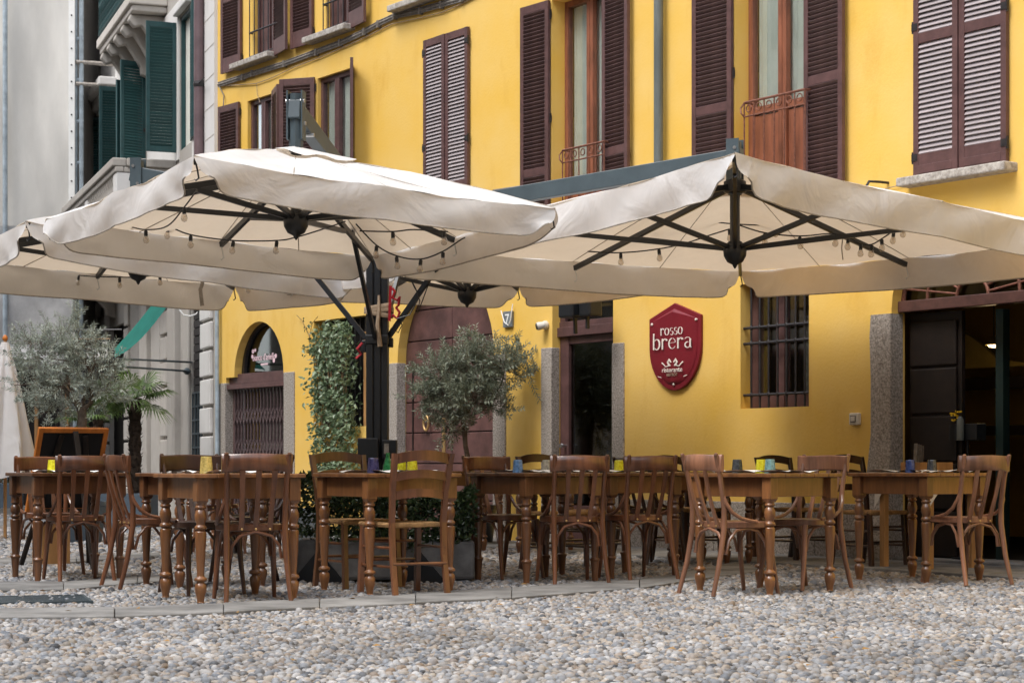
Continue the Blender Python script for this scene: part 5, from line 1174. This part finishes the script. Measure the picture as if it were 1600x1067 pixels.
# ---------------------------------------------------------------- things on the tables
def onT(x, Y): return Vector(((x - CX) / F * Y, Y, TH + .012))
def tumbler(x, Y, m, label, h=.092, r=.037):
    root = MB(); root.lathe([(r * 1.06, 0), (r * 1.06, .004), (r, .02), (r * .86, h - .008), (r * .80, h), (r * .5, h - .004)], 9)
    o = solo('tumbler', root, m, label, 'tumbler', 'coloured tumblers standing upside down on the tables', loc=tuple(onT(x, Y)), rz=random.uniform(0, 1)); return o
tumbler(82, 14.35, 'g_yellow', 'bright yellow upturned tumbler on the leftmost table'); tumbler(322, 12.15, 'g_amber', 'amber upturned tumbler on the nearest left table', .105, .04)
tumbler(583, 12.85, 'g_navy', 'navy blue upturned tumbler on the middle table', .10, .039); tumbler(644, 13.3, 'g_yellow', 'yellow tumbler half hidden by the ladder back chair rail')
tumbler(627, 13.35, 'g_yellow', 'yellow tumbler beside the other yellow one behind the ladder back chair'); tumbler(809, 14.05, 'g_blue', 'light blue patterned tumbler on the table left of the glass door')
tumbler(854, 14.35, 'g_clear', 'clear smoky tumbler right of the light blue tumbler'); tumbler(967, 14.75, 'g_yellow', 'yellow tumbler below the red shield sign')
tumbler(1152, 13.5, 'g_dark', 'dark grey tumbler behind the worn chair'); tumbler(1189, 13.45, 'g_yellow', 'yellow tumbler standing behind the blue patterned tumbler'); tumbler(1203, 13.0, 'g_teal', 'blue green patterned tumbler on the foremost right table')
tumbler(1422, 14.1, 'g_royal', 'royal blue tumbler, left one of the two on the rightmost table'); tumbler(1456, 14.15, 'g_dark', 'dark blue tumbler, right one of the two on the rightmost table')
bt = MB(); bt.lathe([(.03, 0), (.033, .01), (.033, .05), (.015, .10), (.013, .13), (.016, .135)], 12); solo('bottle', bt, 'g_green', 'small green bottle beside the navy tumbler', 'bottle', smooth=True, loc=tuple(onT(606, 13.25)))
MG = 'white paper place mats on the tables'
def mat_(T, du, dv, rot, label, w=.38, d=.27):
    c, u, v = T; P = c + u * du + v * dv; mb = MB(); g = [[((i / 8 - .5) * w, (j / 6 - .5) * d, .003 + .017 * abs(math.sin(i * .55 + j * .4 + P.x * 9)) * (1 if i in (0, 8) or j in (0, 6) else .6)) for i in range(9)] for j in range(7)]
    mb.grid(g); solo('paper_mat', mb, 'paper', label, 'place mat', MG, loc=(P.x, P.y, TH + .0135), rz=math.atan2(u.y, u.x) + rot)
for T, nm in ((T1, 'the leftmost table'), (T2, 'the nearest left table'), (T2b, 'the table behind the nearest left one'), (T3, 'the middle table'), (T4, 'the light blue tumbler table'), (T4b, 'the table before the sign wall'), (T6, 'the foremost right table'), (T7, 'the rightmost table')):
    mat_(T, 0, -.20, .05, 'white paper mat along the front edge of ' + nm); mat_(T, .02, .20, -.04, 'white paper mat along the rear edge of ' + nm)
ct = MB(); ct.tube([(0, 0, 0), (.01, .02, .012), (.06, .03, .015)], .006, 5); solo('twine', ct, 'white', 'bit of white twine beside the royal blue tumbler', 'twine', loc=tuple(onT(1440, 13.9)))
nk = MB(); nk.box(-.05, .05, -.004, .004, 0, .075); nk.box(-.04, .04, .006, .02, 0, .06); solo('paper_stand', nk, 'paper', 'small white paper card standing on the leftmost table', 'card', loc=tuple(onT(122, 14.75)), rz=.3)
# linen covered table inside the entrance
lt_ = empty('linen_table', (3.30, 15.75, 0), math.radians(35), label='table under beige linen and a red cloth before the entrance', cat='table')
h = .29; mb = MB(); mb.box(-h, h, -h, h, .745, .765); part('tabletop', mb, 'oak', lt_)
P = [[(x, y, .772) for x, y in ((-h, -h), (h, -h), (h, h), (-h, h), (-h, -h))]]
cl = MB(); cl.add([(-h, -h, .770), (h, -h, .770), (h, h, .770), (-h, h, .770)], [(0, 1, 2, 3)]); sk = []
for j in range(5):
    rowp = []
    for k in range(81):
        t = k / 80 * 4; i = int(t) % 4; u = t - int(t); c4_ = [(-1, -1), (1, -1), (1, 1), (-1, 1)]; a, b = c4_[i], c4_[(i + 1) % 4]; x, y = a[0] + (b[0] - a[0]) * u, a[1] + (b[1] - a[1]) * u
        dr = (.10 + .17 * abs(2 * u - 1) ** 3) * j / 4; rr_ = h * (1 + .03 * (j / 4) * math.sin(k * .9)) + .01 * j / 4; rowp.append((x * rr_, y * rr_, .770 - dr))
    sk.append(rowp)
cl.grid(sk); part('tablecloth', cl, 'cloth', lt_, smooth=True)
rc = MB(); rc.add([(-.10, -h * 1.06, .77), (.10, -h * 1.06, .77), (0, -h * 1.07, .66)], [(0, 1, 2)]); rc.box(-.1, .1, -h * 1.06, -.1, .772, .774); part('overlay', rc, 'redcloth', lt_)
me = MB().bar((0, 0, 0), (0, 0, .745), .05).mesh('leg', 'oak')
for sx in (-1, 1):
    for sy in (-1, 1): link('leg', me, lt_, (sx * .24, sy * .24, .0))
oc = MB(); p = at(1448, 713, 16.0); oc.box(-.30, .30, -.16, .16, .0, .16); ocr = empty('wooden_crate', (p.x, p.y, .776), .5, label='light oak crate with menus on the linen table at the entrance', cat='crate')
cm_ = MB(); cm_.box(-.17, .17, -.12, -.108, 0, .085); cm_.box(-.17, .17, .108, .12, 0, .085); cm_.box(-.17, -.158, -.108, .108, 0, .085); cm_.box(.158, .17, -.108, .108, 0, .085); part('board', cm_, 'oak', ocr, bevel=.003)
p = at(1436, 700, 16.05); mn = MB(); [mn.box(i * .022 - .05, i * .022 - .046, -.02, .02, 0, .22 - i * .004, Matrix.Rotation(.07, 4, 'Y')) for i in range(4)]; solo('menus', mn, 'cable', 'thin menus standing upright in the oak crate', 'menus', loc=(p.x, p.y, .79), rz=.5)
# flower box on a stand inside the doorway
w = yw_w(YW.a(1512, .25), .25); st_ = empty('flower_stand', (w[0], w[1], 0.05), YW.rz, label='black metal stand with a vase box and yellow flowers inside the entrance', cat='stand')
z0 = YW.z(1512, 688, .25) - .05; mb = MB(); mb.tube([(0, 0, 0), (0, 0, z0)], .012, 8); mb.lathe([(.14, 0), (.14, .015), (.02, .03)], 14); part('pole', mb, 'blackmetal', st_, smooth=True)
mb = MB(); mb.box(-.16, .15, -.06, .06, z0, z0 + .14); part('box', mb, 'blackmetal', st_, bevel=.006); mb = MB(); mb.lathe([(.03, z0 + .0), (.03, z0 + .17), (.012, z0 + .2)], 12, (-.0, -.09, 0)); part('vase', mb, 'pipe', st_, smooth=True)
fl_ = MB()
for i in range(26): x, y, z = random.gauss(-.08, .03), random.gauss(-.06, .02), z0 + .16 + random.random() * .09; fl_.box(x, x + .014, y, y + .01, z, z + .012)
tag(part('flowers', fl_, 'flower', st_), kind='stuff')

# ---------------------------------------------------------------- plants
def leaf_cloud(pts, dirs, L, W, mb, curl=.15):
    for p, d in zip(pts, dirs):
        p = Vector(p); d = Vector(d).normalized(); s = d.cross(Vector((random.gauss(0, 1), random.gauss(0, 1), random.gauss(0, 1)))).normalized(); l = L * random.uniform(.7, 1.25); w = W * random.uniform(.75, 1.2); n = d.cross(s)
        mb.add([p, p + d * l * .45 + s * w * .5 + n * l * curl * .3, p + d * l + n * l * curl * -.2, p + d * l * .45 - s * w * .5 + n * l * curl * .3], [(0, 1, 2, 3)])
def olive_tree(loc, trunk, branches, blobs, nl, mleaf, label, L=.056, W=.014, pot=None, potm='planter_blue'):
    root = empty('olive_tree', tuple(loc), 0, label=label, cat='olive tree'); tr = MB(); tr.tube([Vector(p) for p in trunk[0]], trunk[1], 9)
    part('trunk', tr, 'bark', root, smooth=True); lim = MB(); mb = MB(); o = Vector(trunk[0][-1])
    for p, r in branches: q = [Vector(x) for x in p]; lim.tube([o * 1] + q, [r] + [r * (.75 - .5 * i / len(q)) for i in range(len(q))], 7)
    P, D = [], []
    for (c, s, k) in blobs:
        c = Vector(c)
        for _ in range(k):
            # a twig with opposite leaves
            dv = Vector((random.gauss(0, 1), random.gauss(0, 1), random.gauss(0, 1))).normalized(); q = c + Vector((dv.x * s[0], dv.y * s[1], dv.z * s[2])) * (random.random() ** .45)
            td = (dv * .8 + Vector((random.gauss(0, .5), random.gauss(0, .5), random.gauss(.35, .4)))).normalized(); tl = random.uniform(.10, .26); e = q + td * tl; n = int(tl / .016)
            lim.tube([q - td * .03, e], [.0025, .001], 3, caps=False)
            if random.random() < .25: lim.tube([c.lerp(q, .2), q], [.005, .003], 4, caps=False)
            for i in range(n):
                f = (i + .5) / n; pp_ = q.lerp(e, f); sd_ = td.cross(Vector((math.sin(i * 1.6), math.cos(i * 1.6), .2))).normalized()
                for sg2 in (-1, 1): P.append(pp_); D.append(td * .75 + sd_ * sg2 * .9)
    leaf_cloud(P, D, L, W, mb); part('branches', lim, 'bark', root, smooth=True); tag(part('crown', mb, mleaf, root), kind='stuff')
    if pot: p2 = MB(); r, hh = pot; p2.lathe([(r * .72, 0), (r * .78, .02), (r * .97, hh - .05), (r, hh - .045), (r, hh), (r * .9, hh), (r * .88, hh - .04)], 22); part('pot', p2, potm, root, smooth=True)
    return root
Yo = 21.1; b = at(742, 0, Yo); zc = lambda y, Y=Yo: EYE + (HY - y) / F * Y; xs = lambda x, Y=Yo: (x - 742) / F * Y
olive_tree((b.x, Yo, 0), ([(0, 0, .3), (-.03, .02, .7), (-.10, 0, 1.05), (-.12, 0, zc(655))], [.035, .03, .026, .03]),
    [([(-.28, .05, zc(640)), (-.42, .1, zc(610))], .014), ([(-.1, .1, zc(620)), (-.05, .1, zc(570))], .016), ([(.1, -.05, zc(640)), (.28, 0, zc(600)), (.35, 0, zc(560))], .013), ([(.0, -.1, zc(630)), (.1, -.1, zc(570))], .012)],
    [((xs(693), 0, zc(590)), (.27, .25, .24), 100), ((xs(740), .05, zc(572)), (.30, .28, .24), 112), ((xs(785), 0, zc(575)), (.22, .2, .20), 85), ((xs(728), -.1, zc(622)), (.36, .25, .17), 130), ((xs(706), 0, zc(662)), (.12, .12, .16), 44), ((xs(690), -.05, zc(640)), (.16, .12, .12), 36), ((xs(770), 0, zc(632)), (.16, .14, .14), 36), ((xs(815), 0, zc(560)), (.09, .1, .2), 22), ((xs(668), 0, zc(618)), (.15, .1, .10), 30), ((xs(830), 0, zc(585)), (.06, .06, .06), 8), ((xs(760), 0, zc(527)), (.12, .08, .05), 8)],
    0, 'olive', 'small olive tree in a dark pot before the arched gate', pot=(.24, .42), potm='blackmetal')
Yo2 = 21.5; b = at(127, 0, Yo2); zc2 = lambda y: zc(y, Yo2); xs2 = lambda x: (x - 127) / F * Yo2
olive_tree((b.x, Yo2, 0), ([(0, 0, .3), (0, 0, .8), (.01, 0, zc2(648)), (.0, 0, zc2(640))], [.06, .055, .05, .05]),
    [([(-.14, 0, zc2(615)), (-.22, 0, zc2(600)), (-.38, .05, zc2(585))], .035), ([(-.12, -.05, zc2(600)), (-.19, 0, zc2(570))], .03), ([(.10, 0, zc2(630)), (.12, 0, zc2(590)), (.03, 0, zc2(560))], .032), ([(.03, .1, zc2(600)), (.15, .1, zc2(560))], .02)],
    [((xs2(70), 0, zc2(560)), (.34, .3, .26), 82), ((xs2(110), .05, zc2(545)), (.36, .3, .27), 84), ((xs2(55), 0, zc2(600)), (.28, .2, .2), 46), ((xs2(150), 0, zc2(575)), (.26, .25, .3), 52), ((xs2(100), -.1, zc2(600)), (.36, .25, .18), 46), ((xs2(165), 0, zc2(610)), (.2, .2, .2), 40), ((xs2(80), 0, zc2(640)), (.24, .2, .13), 45), ((xs2(50), 0, zc2(535)), (.15, .1, .12), 20), ((xs2(122), 0, zc2(515)), (.06, .06, .2), 12)],
    0, 'olive_pale', 'silvery olive tree with a forked trunk at the left before the netted building', L=.052, W=.012, pot=(.28, .45))
def palm(loc, h, r, fr, label, fl=.42, lean=0):
    root = empty('palm_tree', tuple(loc), 0, label=label, cat='palm tree'); tr = MB(); n = 14
    tr.tube([(lean * i / n, 0, .3 + (h - .3) * i / n) for i in range(n + 1)], [r * (1 + .12 * (-1) ** i) for i in range(n + 1)], 9)
    for i in range(110):
        a = i * 2.4; z = .35 + (h - .35) * i / 110; c = Vector((r * math.cos(a), r * math.sin(a), z)); d = Vector((math.cos(a), math.sin(a), 1.0)).normalized(); s = Vector((-math.sin(a), math.cos(a), 0)); tr.add([c - s * .025, c + s * .025, c + d * .06], [(0, 1, 2)])
    part('trunk', tr, 'palmbark', root); top = Vector((lean, 0, h))
    for k in range(fr):
        a = k * 2.399 + .5; el = random.uniform(-.5, 1.1); d = Vector((math.cos(a) * math.cos(el), math.sin(a) * math.cos(el) * .9, math.sin(el))); st = random.uniform(.18, .34); c = top + d * st; mb = MB()
        mb.tube([top, top + d * st * .5 + Vector((0, 0, .02)), c], .007, 4, caps=False); sd_ = d.cross(Vector((0, 0, 1))).normalized(); up = sd_.cross(d)
        for i in range(26):
            t = math.radians(-118 + 236 * i / 25); ld = (d * math.cos(t) + sd_ * math.sin(t) + up * random.uniform(.02, .14)).normalized(); L_ = fl * random.uniform(.85, 1.05) * (.75 + .25 * math.cos(t)); w = ld.cross(up).normalized() * .013
            m1_ = c + ld * L_ * .55; e = c + ld * L_ + Vector((0, 0, -.10 * L_ / .4 - .03)); mb.add([c, m1_ + w, e, m1_ - w], [(0, 1, 2, 3)])
        part('frond', mb, 'palm', root)
    return root
Yp = 27.0; p = at(211, 0, Yp); palm((p.x, Yp, 0), EYE + (HY - 622) / F * Yp, .085, 15, 'tall fan palm with a dark shaggy trunk before the grey building'); Yp2 = 26.5; p = at(153, 0, Yp2); palm((p.x, Yp2, 0), EYE + (HY - 655) / F * Yp2, .07, 10, 'smaller fan palm half hidden behind the blackboard', .34)
pb = MB(); p0 = at(128, 0, 26.7); p1 = at(240, 0, 26.7); pb.box(0, p1.x - p0.x, -.35, .35, 0, .46); pb.box(.03, p1.x - p0.x - .03, -.32, .32, .461, .47); solo('planter_box', pb, 'planter_blue', 'slate blue planter box at the foot of the two palms', 'planter', loc=(p0.x, 26.7, 0), bevel=.01)
pb = MB(); p0 = at(-60, 0, 34); p1 = at(30, 0, 34); pb.box(0, p1.x - p0.x, -.3, .3, .13, .55); solo('planter_box', pb, 'planter_blue', 'slate blue planter box on the kerb at the far left', 'planter', loc=(p0.x, 34, 0), bevel=.01)
kb = MB(); kb.box(at(-60, 0, 34).x, at(105, 0, 34).x, 33.4, 36.2, 0, .13); tag(link('kerb', kb.mesh('kerb', 'slab')), kind='structure')
sh = MB(); P, D = [], []
c = at(6, 0, 34)
for i in range(900): d = Vector((random.gauss(0, 1), random.gauss(0, .6), random.gauss(0, 1))).normalized(); P.append(Vector((c.x + d.x * .35, 34 + d.y * .25, .85 + d.z * .38)) ); D.append(d + Vector((0, 0, .4)))
leaf_cloud(P, D, .09, .045, sh); shr = empty('shrub', (0, 0, 0), label='dark green shrub in the far left planter box', cat='shrub'); part('foliage', sh, 'hedge', shr)
sm_ = MB(); [sm_.tube([(c.x + random.uniform(-.1, .1), 34, .5), (c.x + random.uniform(-.25, .25), 34, 1.0)], .01, 5) for i in range(6)]; part('stem', sm_, 'bark', shr)
# climbing plant on the barred niche
cp = empty('climbing_plant', (yw_w(hN['a0'], -.12)[0], yw_w(hN['a0'], -.12)[1], 0), YW.rz, label='climbing plant with glossy leaves covering the barred niche', cat='climbing plant')
mb = MB(); P, D = [], []; W_ = hN['a1'] - hN['a0']
for i in range(3600):
    u = random.random(); v = random.random(); z = .45 + v * (yz(540, 503) - .45); xx = .22 + (W_ - .27) * u + .16 * math.sin(z * 2.3) * .3
    if v < .34: xx += -.12 * (1 - v / .34) * random.random()
    if abs(u - .5) * 2 > (1.0 - .28 * max(0, (v - .88) / .12)) * random.uniform(.78, 1.12): continue
    if math.sin(xx * 9 + z * 4) * math.sin(z * 6 - xx * 5) > .72: continue
    P.append((xx, random.gauss(0, .065), z)); D.append((random.gauss(0, .8), -.5 + random.gauss(0, .6), -.5 + random.gauss(0, .7)))
leaf_cloud(P, D, .078, .044, mb, .3); tag(part('foliage', mb, 'ivy', cp), kind='stuff'); vn = MB()
for k in range(16):
    x0 = .3 + .8 * k / 16; vn.tube([(x0 + .05 * math.sin(j * 1.3 + k) , random.uniform(-.03, .03), .1 + j * .26) for j in range(10)], .006, 4)
for pts in ([(512, 620), (500, 590), (492, 560), (482, 540), (470, 515), (463, 500), (455, 492)], [(508, 600), (497, 572), (480, 553), (474, 530), (479, 505), (488, 494)], [(505, 585), (488, 570), (480, 555)], [(500, 560), (488, 548), (484, 530)]):
    q = [(YW.hit(x, y, -.12)[0] - hN['a0'], .08, YW.hit(x, y, -.12)[1]) for x, y in pts]; vn.tube(q, .005, 4)
part('stem', vn, 'twig', cp, smooth=True); mb = MB(); P, D = [], []
for pts in ([(500, 590), (492, 560), (482, 540), (470, 515), (463, 500)], [(497, 572), (486, 569), (482, 558)], [(474, 530), (479, 505)]):
    for x, y in pts:
        for _ in range(3): a, z = YW.hit(x + random.uniform(-4, 4), y + random.uniform(-4, 4), -.12); P.append((a - hN['a0'], .07, z)); D.append((random.gauss(0, 1), -.3, random.gauss(0, 1)))
leaf_cloud(P, D, .05, .022, mb); part('leaf_sprays', mb, 'ivy', cp)
# concrete planters with dark hedge round the foot of the post
def hedge_planter(x0, x1, Y0, depth, rz, label, hz=.62):
    A = at(x0, 0, Y0); B = at(x1, 0, Y0); w = B.x - A.x; root = empty('hedge_planter', (A.x, Y0, 0), rz, label=label, cat='planter'); mb = MB(); mb.box(0, w, 0, depth, .02, .30); part('trough', mb, 'concrete', root, bevel=.025)
    mb = MB(); P, D = [], []
    for i in range(int(5200 * w)):
        x, y, z = random.uniform(.0, w), random.uniform(.0, depth), random.uniform(.28, hz); s = min(1, .15 + 1.4 * random.random())
        if random.random() < .75:
            if random.random() < .6: y = random.gauss(.02, .03)
            else: z = hz - abs(random.gauss(0, .04))
        z += .04 * math.sin(x * 7) + .03 * math.sin(x * 17 + 1); P.append((x, y, z)); D.append((random.gauss(0, 1), random.gauss(-.5, .8), random.gauss(.3, .9)))
    leaf_cloud(P, D, .045, .024, mb, .2); tag(part('foliage', mb, 'hedge', root), kind='stuff'); return root
hedge_planter(500, 742, 14.05, .45, .06, 'long concrete trough with dark hedge behind the middle table'); hedge_planter(462, 496, 14.25, .45, .02, 'short concrete trough with hedge left of the long one', .72)
tri = MB(); tri.prism([(-.20, .0), (.20, 0), (0, .24)], -.01, .01)
for x, Y_, lb_ in ((497, 14.0, 'black triangular steel foot plate between the two concrete troughs'), (655, 14.0, 'black triangular steel foot plate in front of the long concrete trough')):
    p = at(x, 0, Y_); solo('foot_plate', tri, 'blackmetal', lb_, 'foot plate', loc=(p.x, Y_, .0), rz=.05)
pt_ = MB(); pt_.lathe([(.10, 0), (.15, .08), (.17, .3), (.15, .4), (.16, .44), (.13, .44)], 16); p = at(488, 0, 18.5); solo('plant_pot', pt_, 'pipe_blue', 'pale blue weathered pot beside the hedge at the yellow wall', 'pot', smooth=True, loc=(p.x, 18.5, 0))

# ---------------------------------------------------------------- easel with blackboard, parasol, banner, hanging sign
Ye = 16.4; e0 = at(110, 0, Ye); es = empty('blackboard', (e0.x - .05, Ye, 0), .60, label='blackboard in an orange wooden frame on an easel, seen from behind', cat='blackboard')
s = F / Ye; zt = EYE + (HY - 669) / s; zb = EYE + (HY - 800) / s; w = .30; lean = -.42
R_ = Matrix.Translation((0, .10, zb)) @ Matrix.Rotation(-lean, 4, 'X'); H = (zt - zb) / math.cos(.42)
mb = MB(); mb.box(-w + .035, w - .035, -.008, .008, .03, H - .03, R_); part('board', mb, 'board', es)
mb = MB(); [mb.box(*b_, R_) for b_ in ((-w, -w + .04, -.018, .018, 0, H), (w - .04, w, -.018, .018, 0, H), (-w + .04, w - .04, -.018, .018, 0, .04), (-w + .04, w - .04, -.018, .018, H - .04, H))]; part('frame', mb, 'orange', es, bevel=.004)
for p_, q_ in (((-.30, .20, 0), (-.10, -.20, zt - .06)), ((.30, .20, 0), (.10, -.20, zt - .06)), ((.0, -.62, 0), (.0, -.24, zt - .03))): mb = MB(); mb.bar(p_, q_, .045, .022); part('easel_leg', mb, 'darkwood', es, bevel=.004)
mb = MB(); mb.bar((-.26, .04, .46), (.26, .04, .46), .03, .04); part('crossbar', mb, 'darkwood', es)
mb = MB(); mb.box(-.23, .09, .10, .12, .02, .36); part('kick_board', mb, 'oak', es)
Yc = 22.5; p = at(8, 0, Yc); cpz = empty('closed_parasol', (p.x, Yc, 0), 0, label='folded white parasol with a wooden finial at the left edge', cat='parasol'); s = F / Yc; zt = EYE + (HY - 532) / s; zb = EYE + (HY - 738) / s
mb = MB(); mb.tube([(0, 0, 0), (0, 0, zt)], .02, 8); part('pole', mb, 'oak', cpz, smooth=True); mb = MB(); mb.lathe([(.012, zt - .01), (.03, zt + .01), (.032, zt + .03), (.02, zt + .055), (.004, zt + .065)], 12); part('finial', mb, 'orange', cpz, smooth=True)
P = []
for j in range(26):
    t = j / 25; z = zt - .02 - (zt - zb) * t; r = .04 + .29 * t ** .9; rowp = []
    for k in range(65):
        a = 2 * PI * k / 64; f = 1 + .20 * math.sin(a * 6 + t) * min(1, t * 3) + .05 * math.sin(a * 11 + t * 5); rowp.append((r * f * math.cos(a), r * f * math.sin(a) * .9, z - .05 * t * math.sin(a * 3)))
    P.append(rowp)
mb = MB(); mb.grid(P); part('canvas', mb, 'canvas', cpz, smooth=True)
# teal banner
Yb = 28.5; o = at(245, 487, Yb); bn = MB(); P = []
for i in range(21):
    t = i / 20; a = Vector(at(236, 478, Yb)).lerp(at(152, 570, Yb - .6), t); b_ = Vector(at(262, 478, Yb + .5)).lerp(at(176, 563, Yb - .1), t); sg3 = .10 * math.sin(PI * t); tp_ = 1 - .55 * max(0, t - .8) / .2
    b_ = a.lerp(b_, tp_); P.append([a.lerp(b_, j / 5) - o - Vector((0, 0, sg3 * (.4 + .1 * j))) for j in range(6)])
bn.grid(P); solo('banner', bn, 'teal', 'teal fabric banner stretched diagonally before the grey building', 'banner', smooth=True, loc=tuple(o))
Yh = 26.0; o = at(143, 530, Yh); hs = empty('hanging_sign', tuple(o), 0, label='black hanging sign board with white letters behind the olive tree', cat='sign'); s = F / Yh
hw_, hh_ = 35.5 / s, 52 / s; mb = MB(); cpts = [(-hw_, -hh_), (hw_, -hh_), (hw_, -.05), (hw_ - .05, -.05), (hw_ - .05, 0), (-hw_ + .05, 0), (-hw_ + .05, -.05), (-hw_, -.05)]; mb.prism(cpts, -.02, .02); part('board', mb, 'board', hs)
mb = MB(); mb.box(-hw_ + .05, hw_ - .05, -.024, .024, -.002, .012); part('edge', mb, 'oak', hs); text('Ces5', .30, (0, -.024, -.24), hs, 'paper', width=.44); mb = MB(); mb.box(.10, .22, -.026, -.022, -.135, -.125); part('lettering', mb, 'paper', hs)
mb = MB(); mb.tube([at(107, 516, Yh) - o, at(190, 515, Yh) - o], .012, 6); mb.tube([at(128, 516, Yh) - o, at(128, 530, Yh) - o], .006, 5); mb.tube([at(168, 516, Yh) - o, at(168, 530, Yh) - o], .006, 5); mb.lathe([(.01, -.03), (.04, 0), (.01, .03)], 8, tuple(at(143, 515, Yh) - o)); part('rod', mb, 'black_iron', hs)
mb = MB(); w1 = at(300, 566, 29.3) ; mb.tube([at(176, 560, Yh) - o, w1 - o], .016, 6); mb.tube([at(176, 572, Yh) - o, at(296, 580, 29.3) - o], .016, 6); mb.lathe([(.02, -.05), (.07, 0), (.02, .05)], 8, tuple(at(292, 580, 29.2) - o)); part('bracket', mb, 'greymetal', hs)
hb = MB(); o = at(290, 486, 29.0); hb.tube([at(x, y, 29.0) - o for x, y in [(280, 484), (287, 492), (297, 494), (306, 491), (314, 483)]], .012, 6); solo('loose_cable', hb, 'paper', 'white cable loop hanging at the corner of the grey building', 'cable', smooth=True, loc=tuple(o))
# manhole grate at left
g = gp(55, 939); mg = MB(); n = 14
for i in range(n): mg.box(-.30, .30, -.30 + i * .6 / n, -.30 + i * .6 / n + .022, .004, .016)
mg.box(-.32, .32, -.32, -.30, .0, .018); mg.box(-.32, .32, .30, .32, .0, .018); mg.box(-.32, -.30, -.30, .30, .0, .018); mg.box(.30, .32, -.30, .30, .0, .018); solo('drain_grate', mg, 'greymetal', 'dark metal drain grate set in the cobbles at the left edge', 'grate', loc=(g.x, g.y, .0), rz=.3)
